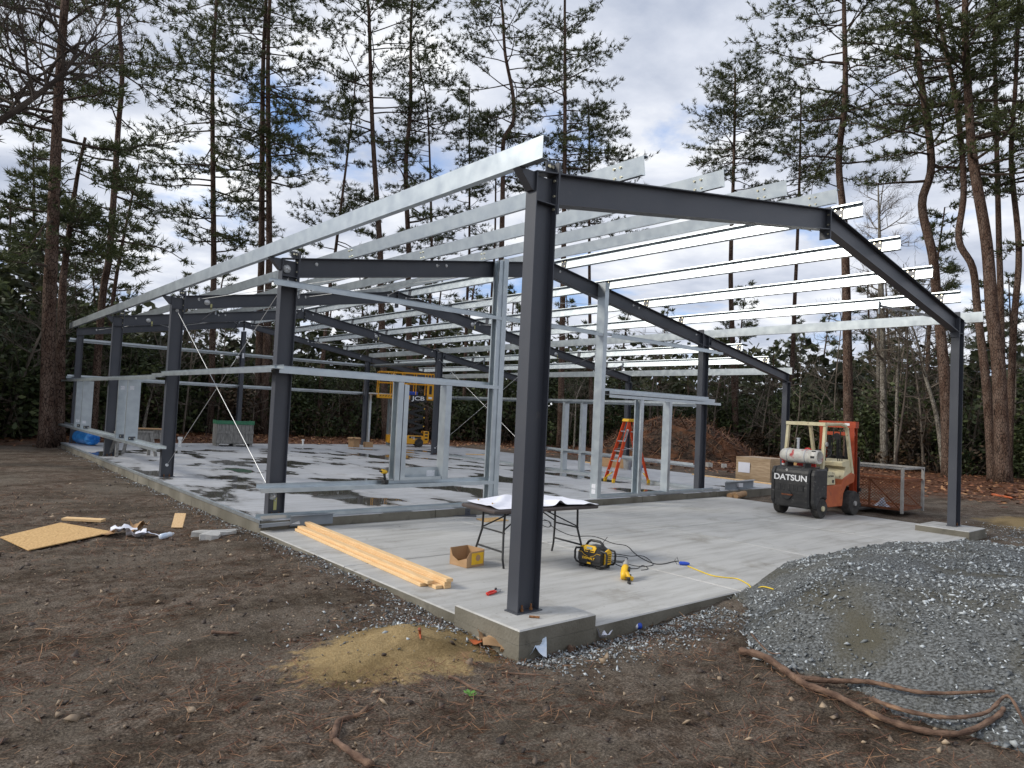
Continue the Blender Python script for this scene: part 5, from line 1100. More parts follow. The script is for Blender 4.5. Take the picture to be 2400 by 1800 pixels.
# ---- orange step ladder
ld = thing('step_ladder', 'orange fibreglass step ladder with yellow top cap and feet standing open behind the door jambs', 'ladder', (11.22, 8.10, 0.0), -0.40)
HL, SX, WB, WT = 1.80, 0.55, 0.27, 0.15
def lerp(a, b, t): return tuple(np.asarray(a, float)*(1-t)+np.asarray(b, float)*t)
for s in (-1, 1):
    a, b = (-SX, s*WB, 0.03), (-0.06, s*WT, HL-0.06); MB().strip([(-0.012, 0.04), (0.012, 0.04), (0.012, -0.04), (-0.012, -0.04)][::s], 0.008, a, b, (1, 0, 0)).build('rail', M['orange'], ld)
    a2, b2 = (SX, s*(WB-0.02), 0.03), (0.07, s*(WT-0.01), HL-0.08); MB().strip([(-0.01, 0.03), (0.01, 0.03), (0.01, -0.03), (-0.01, -0.03)][::s], 0.008, a2, b2, (1, 0, 0)).build('rail', M['orange'], ld)
    for q in (a, a2): MB().obox((q[0], q[1], 0.055), (0.085, 0.055, 0.11)).build('foot', M['yellow'], ld, bev=0.01)
    MB().beam(lerp(a, b, 0.05), (a[0]+0.16, s*0.12, 0.28), 0.02, 0.035).build('foot_brace', M['yellow'], ld); MB().beam(lerp(a2, b2, 0.06), (a2[0]-0.10, s*0.12, 0.28), 0.02, 0.03).build('foot_brace', M['yellow'], ld)
    MB().tube([lerp(a, b, 0.52), (0.0, s*0.2, 0.98), lerp(a2, b2, 0.50)], 0.009, 5).build('spreader', M['alu'], ld)
a, b = (-SX, 0, 0.03), (-0.06, 0, HL-0.06); a2, b2 = (SX, 0, 0.03), (0.07, 0, HL-0.08)
for k in range(1, 6):
    t = k*0.165; p = lerp(a, b, t); w = 2*(WB+(WT-WB)*t)-0.03; MB().obox((p[0]+0.01, 0, p[2]), (0.085, w, 0.028)).build('step', M['alu'], ld)
    t = k*0.17-0.02; p = lerp(a2, b2, t); w = 2*(WB-0.02+(WT-WB)*t)-0.03; MB().obox((p[0]-0.004, 0, p[2]), (0.04, w, 0.022)).build('rear_bar', M['alu'], ld)
MB().poly([(-0.14, -0.19, HL-0.08), (0.12, -0.19, HL-0.08), (0.10, -0.19, HL), (-0.11, -0.19, HL)], 0.38, (0, 1, 0)).build('top_cap', M['yellow'], ld, bev=0.01)
pm = lerp((-SX, -WB, 0.03), (-0.06, -WT, HL-0.06), 0.76)
tl_ = text('lettering', 'WERNER', 0.062, M['black'], ld, (pm[0], pm[1]-0.0185, pm[2]), (R_(90), R_(-74.5), 0), 0.001, 1.2)
MB().obox((pm[0], pm[1]-0.0165, pm[2]), (0.058, 0.002, 0.36), (0, math.atan2(SX-0.06, HL-0.09), 0)).build('brand_panel', M['white'], ld)
pm = lerp((-SX, -WB, 0.03), (-0.06, -WT, HL-0.06), 0.36); MB().obox((pm[0], pm[1]-0.0165, pm[2]), (0.05, 0.002, 0.13), (0, math.atan2(SX-0.06, HL-0.09), 0)).build('warning_sticker', M['white'], ld)

# ---- folding table, plans, screws
tb = thing('folding_table', 'folding table with brown edge and black steel legs covered by building plans', 'table', (2.13, 2.12, ZP), R_(-4))
tp = MB().poly([(-0.90, -0.40, 0.70), (0.86, -0.40, 0.70), (0.90, -0.36, 0.70), (0.90, 0.36, 0.70), (0.86, 0.40, 0.70), (-0.86, 0.40, 0.70), (-0.90, 0.36, 0.70)], 0.045, (0, 0, 1)).build('tabletop', M['browntop'], tb, bev=0.012)
MB().box(-0.012, 0.012, -0.398, 0.398, 0.690, 0.6995).build('hinge_gap', M['black'], tp)
for s in (-1, 1):
    for q in (-1, 1):
        y = q*0.28; xt = s*0.62; MB().tube([(xt, y*0.86, 0.70), (xt+s*0.01, y*0.86, 0.42), (xt+s*0.06, y*1.12, 0.12), (xt+s*0.04, y*1.14, 0.0)], 0.0145, 8).build('leg', M['black'], tb)
    MB().cyl((s*0.628, -0.26, 0.43), (s*0.628, 0.26, 0.43), 0.011, seg=6).build('leg_crossbar', M['black'], tb); MB().cyl((s*0.66, -0.285, 0.20), (s*0.66, 0.285, 0.20), 0.013, seg=6).build('leg_crossbar', M['black'], tb)
    for q in (-0.2, 0.2): MB().cyl((s*0.625, q*1.1, 0.45), (s*0.12, q*0.3, 0.69), 0.010, seg=6).build('folding_brace', M['black'], tb)
nxp, nyp = 90, 34; gx_, gy_ = np.meshgrid(np.linspace(-0.80, 0.86, nxp), np.linspace(-0.36, 0.42, nyp))
wv = 0.006+0.022*np.maximum(0, np.sin(gx_*13+gy_*6+1.0))**2*sstep(-0.1, 0.5, gx_)*sstep(0.5, -0.35, gy_)+0.05*np.exp(-((gx_-0.28-0.25*gy_)/0.06)**2)*sstep(0.3, -0.3, gy_)+0.05*sstep(0.10, 0.44, gy_)*sstep(-0.9, -0.1, gx_)*(1-sstep(0.3, 0.9, gx_))+0.012*vnoise(gx_*4, gy_*4, 61)+0.012+0.022*np.maximum(0, np.sin(gx_*8-gy_*9))**3*(1-sstep(-0.3, 0.1, gx_))
P = np.stack([gx_+0.02*vnoise(gy_*5, gx_, 62), gy_-0.05*sstep(0.2, 0.8, gx_), 0.747+np.maximum(wv, 0.001)], -1).reshape(-1, 3)
idx = np.arange(nxp*nyp).reshape(nyp, nxp); F = np.stack([idx[:-1, :-1], idx[:-1, 1:], idx[1:, 1:], idx[1:, :-1]], -1).reshape(-1, 4)
po = link('building_plans', npmesh('building_plans', P, F, M['paper'], True), None, (2.13, 2.12, ZP), (0, 0, R_(-4))); tag(po, 'wavy white sheets of building plans spread over the folding table', 'plans')
def screw(loc, rz, lab):
    t = thing('screw', lab, 'screw', loc, rz, 'brass screws on the plans'); MB().cyl((0, 0, 0.012), (0.06, 0, 0.012), 0.004, 0.001, 6).build('shank', M['brass'], t); MB().cyl((-0.004, 0, 0.012), (0.0, 0, 0.012), 0.011, seg=8).build('head', M['brass'], t)
q = on(1121, 1173, ZP+0.78); screw((q[0], q[1], ZP+0.78), 0.3, 'brass screw on the plans nearer the back corner of the table'); q = on(1154, 1182, ZP+0.79); screw((q[0], q[1], ZP+0.79), 0.1, 'brass screw on the plans nearer the front corner of the table')

# ---- yellow and black jobsite radio (local: front faces -Y)
rd = thing('jobsite_radio', 'black and yellow jobsite radio with carry handle on the slab in front of the table', 'radio', (2.60, 1.36, ZP), R_(-82))
MB().poly([(-0.17, -0.12, 0.035), (0.17, -0.12, 0.035), (0.185, -0.12, 0.08), (0.185, -0.12, 0.205), (0.13, -0.12, 0.245), (0.07, -0.12, 0.275), (-0.07, -0.12, 0.275), (-0.13, -0.12, 0.245), (-0.185, -0.12, 0.205), (-0.185, -0.12, 0.08)], 0.23, (0, 1, 0)).build('housing', M['black'], rd, bev=0.012)
fp = MB().poly([(-0.075, -0.135, 0.205), (0.075, -0.135, 0.205), (0.10, -0.128, 0.26), (0.075, -0.122, 0.288), (-0.075, -0.122, 0.288), (-0.10, -0.128, 0.26)], 0.02, (0, 1, 0)).build('control_panel', M['yellow'], rd)
MB().box(-0.04, 0.04, -0.1385, -0.130, 0.245, 0.272).build('display', M['screen'], fp); MB().cyl((0, -0.15, 0.222), (0, -0.13, 0.222), 0.014).build('knob', M['black'], fp)
for s in (-1, 1):
    for k in range(2): MB().box(s*(0.032+0.026*k)-0.009, s*(0.032+0.026*k)+0.009, -0.140, -0.132, 0.215, 0.228).build('button', M['black'], fp)
    MB().poly([(s*0.12, -0.135, 0.195), (s*0.175, -0.135, 0.19), (s*0.175, -0.135, 0.09), (s*0.02, -0.135, 0.085), (s*0.02, -0.135, 0.145), (s*0.075, -0.135, 0.16)][::s], 0.012, (0, 1, 0)).build('speaker_grille', M['fkblack'], rd)
    MB().tube([(s*0.02, -0.138, 0.150), (s*0.075, -0.138, 0.166), (s*0.12, -0.138, 0.200), (s*0.178, -0.138, 0.194)], 0.0025, 5).build('trim_line', M['yellow'], rd)
    MB().poly([(s*0.187, -0.07, 0.06), (s*0.187, 0.07, 0.06), (s*0.187, 0.08, 0.21), (s*0.187, 0.02, 0.255), (s*0.187, -0.06, 0.23)], s*0.02, (1, 0, 0)).build('side_panel', M['yellow'], rd)
    for k in range(5): MB().box(*sorted((s*0.206, s*0.2105)), -0.055, 0.055, 0.085+k*0.024, 0.095+k*0.024).build('vent_slot', M['black'], rd)
    MB().tube([(s*0.15, -0.09, 0.235), (s*0.235, -0.10, 0.225), (s*0.25, -0.10, 0.19), (s*0.25, -0.10, 0.09), (s*0.225, -0.10, 0.055), (s*0.16, -0.10, 0.04)], 0.014, 8).build('bumper', M['black'], rd)
    MB().tube([(s*0.15, 0.09, 0.235), (s*0.235, 0.10, 0.225), (s*0.25, 0.10, 0.19), (s*0.25, 0.10, 0.09), (s*0.225, 0.10, 0.055), (s*0.16, 0.10, 0.04)], 0.014, 8).build('bumper', M['black'], rd)
    MB().box(*sorted((s*0.09, s*0.17)), -0.12, 0.11, 0.0, 0.034).build('foot', M['black'], rd, bev=0.008)
MB().tube([(-0.15, 0, 0.25), (-0.11, 0, 0.31), (-0.07, 0, 0.335), (0.07, 0, 0.335), (0.11, 0, 0.31), (0.15, 0, 0.25)], 0.017, 8).build('carry_handle', M['black'], rd)
text('lettering', 'DEWALT', 0.042, M['yellow'], rd, (0, -0.1495, 0.128), (R_(90), 0, 0), 0.001, 1.15); MB().box(-0.028, 0.028, -0.139, -0.132, 0.055, 0.075).build('latch', M['yellow'], rd)
MB().cyl((0.05, 0.06, 0.28), (0.13, 0.08, 0.40), 0.004, seg=5).build('aerial', M['black'], rd)

# ---- yellow power tool lying by the cord
pt = thing('power_tool', 'yellow corded power tool lying on the slab in front of the radio', 'power tool', (2.40, 0.68, ZP), R_(35))
MB().lathe([(0.02, -0.10), (0.042, -0.09), (0.050, -0.03), (0.048, 0.06), (0.038, 0.10)], (0, 0, 0.09), (0.86, 0, 0.5), 14).build('motor_body', M['yellow'], pt, True)
MB().lathe([(0.036, 0.10), (0.034, 0.16), (0.022, 0.17), (0.020, 0.21)], (0, 0, 0.09), (0.86, 0, 0.5), 12).build('chuck', M['greypaint'], pt, True)
MB().tube([(-0.06, -0.03, 0.10), (-0.09, -0.06, 0.05), (-0.06, -0.10, 0.03)], [0.024, 0.026, 0.028], 8).build('grip', M['yellow'], pt); MB().tube([(-0.035, -0.052, 0.112), (0.04, -0.052, 0.142)], [0.016, 0.014], 6).build('grip_pad', M['black'], pt)
for x in (-0.09, 0.02): MB().lathe([(0.03, -0.018), (0.034, 0), (0.03, 0.018)], (x, -0.06, 0.034), (0, 1, 0), 12).build('guide_wheel', M['black'], pt)
MB().obox((0.03, 0.0, 0.028), (0.16, 0.09, 0.05)).build('shoe', M['yellow'], pt, bev=0.01)
MB().tube([(-0.09, -0.05, 0.05), (-0.13, -0.02, 0.05), (-0.15, -0.06, 0.02), (-0.19, -0.07, 0.014)], 0.004, 5).build('cord', M['black'], pt); MB().obox((-0.22, -0.075, 0.014), (0.06, 0.022, 0.022), (0, 0, 0.5)).build('plug', M['black'], pt)
# drill resting on the sill girt
dr = thing('cordless_drill', 'small yellow and black cordless drill resting on the low sill girt', 'drill', (2.02, yf-0.10, ZS+0.003), 0.5)
MB().obox((0, 0, 0.035), (0.12, 0.085, 0.065)).build('battery', M['black'], dr, bev=0.008); MB().tube([(0, 0, 0.06), (-0.02, 0, 0.12), (-0.04, 0, 0.19)], [0.024, 0.022, 0.026], 8).build('grip', M['black'], dr); MB().lathe([(0.03, -0.07), (0.037, -0.05), (0.036, 0.07), (0.02, 0.09)], (-0.05, 0, 0.215), (-1, 0, 0.15), 12).build('motor_body', M['yellow'], dr, True); MB().lathe([(0.018, 0.09), (0.016, 0.14), (0.006, 0.16)], (-0.05, 0, 0.215), (-1, 0, 0.15), 10).build('chuck', M['black'], dr)

# ---- cardboard box of screws
bx_ = thing('cardboard_box', 'small open cardboard box with a yellow label and screws inside, near the table leg', 'box', (1.175, 2.26, ZP), R_(6))
cx_, cy_, ch_ = 0.15, 0.16, 0.21
MB().box(-cx_, cx_, -cy_, cy_, 0.002, 0.008).build('bottom', M['card'], bx_); MB().box(-cx_, cx_, cy_-0.005, cy_, 0.008, ch_).build('wall', M['card'], bx_); MB().box(cx_-0.005, cx_, -cy_, cy_-0.005, 0.008, ch_).build('wall', M['card'], bx_)
wf = MB().poly([(-cx_, -cy_, 0.008), (cx_-0.006, -cy_, 0.008), (cx_-0.006, -cy_, ch_*0.94), (-cx_+0.05, -cy_, ch_*0.9), (-cx_, -cy_, ch_*0.6)], 0.005, (0, 1, 0)).build('wall', M['card'], bx_)
MB().poly([(-cx_, -cy_+0.006, 0.008), (-cx_, cy_-0.006, 0.008), (-cx_, cy_-0.006, ch_), (-cx_, cy_-0.05, ch_*0.55), (-cx_, 0, ch_*0.32), (-cx_, -cy_+0.006, ch_*0.58)], 0.005, (1, 0, 0)).build('wall', M['card'], bx_)
MB().box(-0.07, 0.135, -cy_-0.002, -cy_-0.0005, 0.03, 0.175).build('yellow_label', M['yellow'], wf); MB().lathe([(0.04, 0), (0.04, 0.001)], (0.04, -cy_-0.0025, 0.11), (0, -1, 0), 14).build('label_disc', M['card'], wf)
rg = np.random.default_rng(71); mb = MB()
for k in range(40):
    a = rg.uniform(0, 6.28); p = np.array([rg.uniform(-0.11, 0.11), rg.uniform(-0.12, 0.12), 0.02+rg.uniform(0, 0.035)]); mb.cyl(p, p+np.array([math.cos(a), math.sin(a), 0.1])*0.05, 0.004, 0.002, 5)
kind(mb.build('loose_screws', M['brass'], bx_), 'stuff')

# ---- lumber pile on the porch edge
lum = [(0.00, 0.0, 1.60, 'bottom board on the outer side of the lumber pile, its end set back'), (0.094, 0.0, 1.42, 'bottom board in the middle of the lumber pile, sticking out furthest'), (0.188, 0.0, 1.39, 'bottom board on the inner side of the lumber pile'),
       (0.045, 0.0385, 1.52, 'second-layer board on the outer side of the lumber pile'), (0.185, 0.0385, 1.385, 'second-layer board on the inner side of the lumber pile'), (0.192, 0.077, 1.36, 'topmost board of the lumber pile, flush with the inner side'), (-0.01, 0.0385, 2.2, 'short board laid on the outer edge of the lumber pile')]
for k, (x, z, y0, lab) in enumerate(lum[:6]):
    y1 = 5.42+0.04*(k % 3); mb = MB().box(-0.0445, 0.0445, 0, y1-y0, 0, 0.038)
    o = mb.build('lumber_board', M['pine'], None, False, (0.075+x, y0, ZP+0.001+z), 0.004); o.rotation_euler = (0, 0, R_(-3.0)+0.002*(k % 2)); o.location.x += 0.052*(y0-1.4)
    tag(o, 'pale pine '+lab, 'board', 'boards in the lumber pile')
# bent flashing and channel pieces by the corner column
fl = thing('metal_flashing', 'bent galvanized flashing offcut lying across the corner of the slab step', 'flashing', (0.0, 5.50, ZP), 0.0)
MB().strip([(-0.07, 0.0), (-0.07, 0.06), (0.03, 0.07), (0.03, 0.02)], 0.004, (-0.25, 0.02, 0.05), (0.22, 0.05, 0.055)).build('channel', M['plates'], fl); MB().poly([(0.19, -0.05, 0.10), (0.36, 0.04, 0.128), (0.30, -0.13, 0.11)], 0.004, (0, 0, 1)).build('torn_flap', M['alu'], fl)
fc = tag(MB().strip([(0, 0.0), (0, 0.165), (0.06, 0.165)], 0.004, (0.25, 5.628, ZP+0.035), (0.97, 5.628, ZP+0.035)).build('steel_channel', M['plates']), 'grey steel channel piece standing against the slab step behind the lumber', 'channel')

# ---- base plates left on the porch, plywood scrap
for k, (u, v, lab) in enumerate(((1088, 1208, 'dark steel column base bracket on the porch slab left of the table'), (1172, 1206, 'dark steel column base bracket seen under the folding table'))):
    q = on(u, v, ZP); t = thing('base_bracket', lab, 'bracket', (q[0], q[1], ZP), -0.6, 'spare base brackets on the porch')
    MB().box(-0.22, 0.22, -0.16, 0.16, 0.001, 0.013).build('foot_plate', M['steel'], t); MB().box(-0.11, 0.11, -0.006, 0.006, 0.0135, 0.13).build('upright', M['steel'], t)
    for s in (-0.07, 0.07): MB().cyl((s, -0.0065, 0.08), (s, -0.011, 0.08), 0.012, seg=8).build('bolt_hole', M['black'], t)
q = on(1152, 1219, ZP); tag(MB().poly([(-0.26, -0.16, 0.002), (0.24, -0.2, 0.002), (0.28, 0.16, 0.002), (-0.2, 0.2, 0.002)], 0.012, (0, 0, 1)).build('plywood_scrap', M['osb'], None, False, (q[0], q[1], ZP)), 'plywood scrap lying on the slab under the folding table', 'plywood')

# ---- cords
def cable(name, uv, m_, r, lab, z=ZP, k=6, lift=0.0):
    P = smooth_path([on(u, v, z)+np.array([0, 0, r+lift]) for u, v in uv], k); return tag(MB().tube(P, r, 6).build(name, M[m_], None, True), lab, 'cord')
cable('extension_cord', [(1275, 1218), (1290, 1225), (1287, 1236), (1272, 1232), (1268, 1222), (1285, 1222), (1296, 1236), (1340, 1256), (1392, 1258), (1436, 1274), (1468, 1280), (1486, 1296), (1502, 1308), (1530, 1321), (1552, 1323), (1575, 1318), (1588, 1316)], 'black', 0.006, 'black extension cord running from under the table across the slab')
cable('radio_cord', [(1428, 1296), (1450, 1300), (1478, 1304), (1498, 1303), (1512, 1306), (1525, 1316), (1530, 1325), (1512, 1328), (1488, 1327), (1460, 1320), (1434, 1317), (1430, 1313), (1450, 1316), (1468, 1314), (1470, 1308), (1455, 1305), (1432, 1304)], 'black', 0.005, 'black cord looping on the slab beside the radio')
cable('black_cable', [(1432, 1318), (1462, 1330), (1492, 1333), (1505, 1326), (1516, 1330), (1517, 1335), (1503, 1337)], 'black', 0.0045, 'thin black cord curling by the yellow power tool')
cn = thing('cord_connector', 'blue plug connector joining the black and yellow cords', 'connector', tuple(on(1604, 1325, ZP)), -0.9); MB().lathe([(0.012, -0.07), (0.024, -0.06), (0.026, 0.0), (0.020, 0.05), (0.010, 0.07)], (0, 0, 0.026), (1, 0, 0), 10).build('connector_body', M['bluep'], cn); MB().tube([(-0.07, 0, 0.02), (-0.10, 0.03, 0.10), (-0.13, 0.02, 0.05), (-0.10, -0.02, 0.01)], 0.004, 5).build('tie_cord', M['black'], cn)
P = [on(u, v, ZP)+np.array([0, 0, 0.008]) for u, v in [(1612, 1328), (1636, 1338), (1668, 1350), (1700, 1355), (1728, 1358), (1752, 1370)]]+[np.array([3.49, -0.36, ZP+0.012]), np.array([3.42, -0.45, ZP-0.005]), np.array([3.33, -0.62, -0.10]), np.array([3.25, -0.80, -0.03])]
for p in P[-2:]: p[2] = gz1(p[0], p[1])+float(heap_h(np.float64(p[0]), np.float64(p[1])))+0.02
tag(MB().tube(smooth_path(P, 5), 0.0075, 6).build('yellow_cable', M['cordyellow'], None, True), 'yellow extension cord running over the slab edge onto the gravel', 'cord')
# red clamp by the column foot
rc = thing('locking_clamp', 'small red-handled clamp lying behind the near column foot', 'clamp', tuple(on(1160, 1391, ZP)), 0.1)
MB().tube([(-0.13, -0.02, 0.012), (-0.11, 0.012, 0.014), (-0.03, 0.03, 0.02), (0.02, 0.02, 0.022)], [0.012, 0.014, 0.013, 0.012], 8).build('handle', M['red'], rc); MB().tube([(-0.13, -0.02, 0.012), (-0.05, -0.02, 0.016), (0.02, 0.0, 0.02)], 0.012, 8).build('handle', M['red'], rc); MB().obox((0.06, 0.015, 0.02), (0.10, 0.03, 0.02), (0, 0, 0.3)).build('jaw', M['alu'], rc); MB().obox((0.04, 0.03, 0.035), (0.05, 0.02, 0.02), (0, 0, 0.6)).build('jaw', M['black'], rc)
tag(MB().cyl((0.035, -0.20, -0.022), (0.10, -0.27, -0.022), 0.011, seg=8).build('rusty_bolt', M['rustbolt']), 'loose rusty bolt on the pier in front of the near column', 'bolt')

# ---- things farther back on the slab
br_ = thing('insulation_roll', 'big roll of insulation in shiny blue film at the far left corner of the slab', 'roll', (0.50, 22.85, 0.0), R_(97.5))
rg = np.random.default_rng(81); V, F = [], []; ns, nr = 30, 40
for i in range(ns+1):
    t = i/ns; x = 1.85*t; r = 0.235*(min(1, t*14+0.0) if t < 0.07 else 1)*(1 if t < 0.95 else 1-(t-0.95)*6); x += -0.06*(1-min(1, t*14)) if t < 0.07 else 0
    for k in range(nr):
        a = 2*math.pi*k/nr; rr = max(0.002, r)*(1+0.035*math.sin(a*5+i*0.4)*(1.6 if t < 0.1 else 0.5)+rg.normal(0, 0.012)); V.append((x+0.02*math.sin(a*7), math.cos(a)*rr, 0.235+math.sin(a)*rr*(0.97 if math.sin(a) < 0 else 1)))
for i in range(ns):
    for k in range(nr): F.append((i*nr+k, i*nr+(k+1) % nr, (i+1)*nr+(k+1) % nr, (i+1)*nr+k))
F += [tuple(range(nr)), tuple(range(ns*nr, ns*nr+nr))]
MB().add(V, F).build('wrapped_roll', M['blue'], br_, True)
mb = MB()
for k in range(16):
    a = 2*math.pi*k/16; r1 = rg.uniform(0.10, 0.19); mb.add([(-0.05, 0, 0.235), (-0.07, math.cos(a)*r1, 0.235+math.sin(a)*r1), (-0.01, math.cos(a+0.2)*0.215, 0.235+math.sin(a+0.2)*0.215), (-0.06, math.cos(a+0.35)*r1*0.8, 0.235+math.sin(a+0.35)*r1*0.8)], [(0, 1, 2), (0, 2, 3)])
mb.build('gathered_end', M['blue'], br_)
cr = thing('wooden_crate', 'weathered grey plank crate with a green top band on the far side of the slab', 'crate', (5.36, 23.30, 0.0), R_(-9))
cw_, cd_, ch_ = 0.66, 0.48, 0.98
MB().box(-cw_+0.02, cw_-0.02, -cd_+0.02, cd_-0.02, 0.10, ch_-0.03).build('core', M['oldwood'], cr)
for k in range(9): x = -cw_+0.004+k*0.1467; MB().box(x, x+0.136, -cd_, -cd_+0.019, 0.11, ch_-0.01-0.012*(k % 2)).build('plank', M['oldwood'], cr)
for k in range(6): y = -cd_+0.024+k*0.156; MB().box(-cw_-0.019, -cw_, y, y+0.145, 0.11, ch_-0.01).build('plank', M['oldwood'], cr); MB().box(cw_, cw_+0.019, y, y+0.145, 0.11, ch_-0.01).build('plank', M['oldwood'], cr)
for z in (0.13, 0.50): MB().box(-cw_-0.02, cw_+0.02, -cd_-0.024, -cd_-0.001, z, z+0.10).build('batten', M['oldwood'], cr)
for x in (-cw_+0.05, 0, cw_-0.05): MB().box(x-0.05, x+0.05, -cd_, cd_, 0.0, 0.098).build('skid', M['oldwood'], cr)
MB().box(-cw_-0.035, cw_+0.035, -cd_-0.03, -cd_-0.002, ch_-0.12, ch_+0.02).box(-cw_-0.035, -cw_-0.02, -cd_, cd_, ch_-0.12, ch_+0.02).box(cw_+0.02, cw_+0.035, -cd_, cd_, ch_-0.12, ch_+0.02).build('green_band', M['green'], cr)
def sawhorse(loc, rz, lab):
    t = thing('sawhorse', lab, 'sawhorse', loc, rz, 'sawhorses on the slab'); MB().box(-0.55, 0.55, -0.045, 0.045, 0.70, 0.74).box(-0.55, 0.55, -0.02, 0.02, 0.60, 0.70).build('top_beam', M['oldwood'], t); MB().box(-0.52, 0.52, -0.05, -0.032, 0.45, 0.62).build('side_board', M['oldwood'], t)
    for s in (-1, 1):
        for q in (-1, 1): MB().beam((s*0.46, q*0.035, 0.69), (s*0.55, q*0.26, 0.0), 0.04, 0.085, (1, 0, 0)).build('leg', M['oldwood'], t)
sawhorse((1.35, 19.7, 0), -0.25, 'grey wooden sawhorse standing nearest the near window jambs'); sawhorse((0.75, 18.3, 0), 0.15, 'grey wooden sawhorse half hidden under the low sill girt')
tag(MB().obox((1.35, 19.72, 0.765), (1.2, 0.28, 0.035), (0, 0, -0.2)).build('scrap_board', M['card']), 'brown board lying on top of a sawhorse', 'board')
pv = thing('pvc_pipe', 'short white plastic drain pipe standing up out of the slab', 'pipe', (3.22, 22.6, 0)); MB().lathe([(0.055, 0), (0.055, 0.26), (0.085, 0.28), (0.085, 0.36), (0.05, 0.36)], seg=16).build('pipe', M['pvc'], pv)
pv2 = dup(pv, (8.55, 23.9, 0), 0, 'tiny white pipe stub at the back edge of the slab', 0.7)
def carton(loc, rz, s, lab, flaps=True):
    t = thing('carton', lab, 'box', loc, rz); MB().box(-s[0]/2, s[0]/2, -s[1]/2, s[1]/2, 0.001, s[2]).build('carton_body', M['card'], t)
    if flaps:
        for q in (-1, 1): MB().poly([(-s[0]/2, q*s[1]/2, s[2]), (s[0]/2, q*s[1]/2, s[2]), (s[0]/2, q*s[1]*0.82, s[2]-0.06), (-s[0]/2, q*s[1]*0.82, s[2]-0.06)], 0.006, (0, 0, 1)).build('flap', M['card'], t); MB().poly([(q*s[0]/2, -s[1]/2, s[2]), (q*s[0]/2, s[1]/2, s[2]), (q*s[0]*0.80, s[1]/2, s[2]-0.05), (q*s[0]*0.80, -s[1]/2, s[2]-0.05)], 0.006, (0, 0, 1)).build('flap', M['card'], t)
    return t
carton((10.45, 22.9, 0), 0.3, (0.36, 0.32, 0.42), 'taller cardboard carton with drooping flaps on the slab by the far column'); carton((11.15, 22.9, 0), -0.2, (0.36, 0.26, 0.22), 'low dark cardboard carton beside the taller carton', False)
# lean-to side
cb = thing('channel_bundle', 'short pale grey steel channels stacked at the front edge of the side slab', 'steel channels', (12.55, 5.78, 0.0), 0.05)
MB().strip([(0.06, 0), (0, 0), (0, 0.2), (0.06, 0.2)][::1], 0.005, (0, 0, 0.004), (1.55, 0, 0.004)).build('channel', M['plates'], cb); MB().strip([(-0.06, 0), (-0.14, 0), (-0.14, 0.2), (-0.06, 0.2)], 0.005, (0.3, 0, 0.006), (1.85, 0, 0.006)).build('channel', M['galv'], cb); MB().box(0.62, 0.86, -0.064, -0.062, 0.05, 0.16).build('paper_tag', M['label'], cb)
MB().box(0.62, 0.86, -0.0055, -0.004, 0.05, 0.16).build('paper_tag', M['label'], cb)
wr = thing('wrapped_stack', 'stack wrapped in brown film with a white paper sheet beyond the side slab', 'wrapped stack', (17.0, 6.95, gz1(17, 7)), 0.0)
gx_, gy_ = np.meshgrid(np.linspace(0, 1.25, 26), np.linspace(0, 0.80, 12)); P = np.stack([-0.02+0.015*vnoise(gx_*1.4, gy_*7, 65), gx_, gy_+0.10+0.015*vnoise(gx_*2, gy_, 66)], -1).reshape(-1, 3); idx = np.arange(gx_.size).reshape(gx_.shape); F = np.stack([idx[:-1, :-1], idx[1:, :-1], idx[1:, 1:], idx[:-1, 1:]], -1).reshape(-1, 4)
MB().box(0, 1.1, 0.0, 1.25, 0.10, 0.90).build('panel_stack', M['kraft'], wr); link('wrap', npmesh('wrap', P, F, M['kraft'], True), wr); MB().box(-0.044, -0.04, 0.72, 1.15, 0.38, 0.72).build('paper_sheet', M['paper'], wr)
for y in (0.12, 0.62, 1.12): MB().box(-0.02, 1.12, y-0.045, y+0.045, 0.0, 0.098).build('bearer', M['pine'], wr)
o = tag(MB().obox((0, 0, 0.52), (0.02, 0.75, 1.0), (0, -0.2, 0.1)).build('leaning_board', M['osb'], None, False, (18.25, 6.45, gz1(18, 6.5))), 'narrow particle-board panel leaning behind the wrapped stack', 'panel')
tag(MB().beam((15.95, 9.2, 0.02), (15.75, 6.0, 0.02), 0.09, 0.036).build('long_plank', M['pine'], None), 'long wooden plank lying along the edge of the side slab', 'plank')
tag(MB().beam((13.2, 18.4, 0.02), (14.3, 17.6, 0.02), 0.09, 0.036).build('yellow_board', M['pine'], None), 'yellowish board lying on the far side slab behind the corner column', 'board')
tag(MB().beam((15.9, 14.2, 0.02), (15.7, 12.9, 0.02), 0.09, 0.036).build('wood_strip', M['pine'], None), 'wooden strip on the side slab edge left of the step ladder', 'board')
for k, (x, y, lab) in enumerate(((12.50, 5.40, 'round timber post end nearer the forklift at the slab step'), (12.42, 5.52, 'round timber post end tucked against the slab step'))):
    t = thing('timber_post', lab, 'timber', (x, y, -0.12), 0.25, 'timber posts at the slab step'); MB().tube([(-0.1, 0, 0.0), (0.9, 0.06, 0.0)], 0.085-0.01*k, 14).build('post', M['card'], t)
def block(loc, rz, lab):
    t = thing('cinder_block', lab, 'concrete block', loc, rz, 'concrete blocks on the dirt'); m_ = MB()
    for x in (-0.2, -0.0175, 0.165): m_.box(x, x+0.035, -0.095, 0.095, 0, 0.19)
    for y in (-0.095, 0.065): m_.box(-0.165, -0.0175, y, y+0.03, 0, 0.19); m_.box(0.0175, 0.165, y, y+0.03, 0, 0.19)
    m_.build('block', M['concrete'], t)
block((22.9, 13.2, gz1(22.9, 13.2)), 0.9, 'pale concrete block on the dirt nearer the column'); block((23.15, 12.6, gz1(23.1, 12.6)), 0.7, 'pale concrete block on the dirt farther from the column')
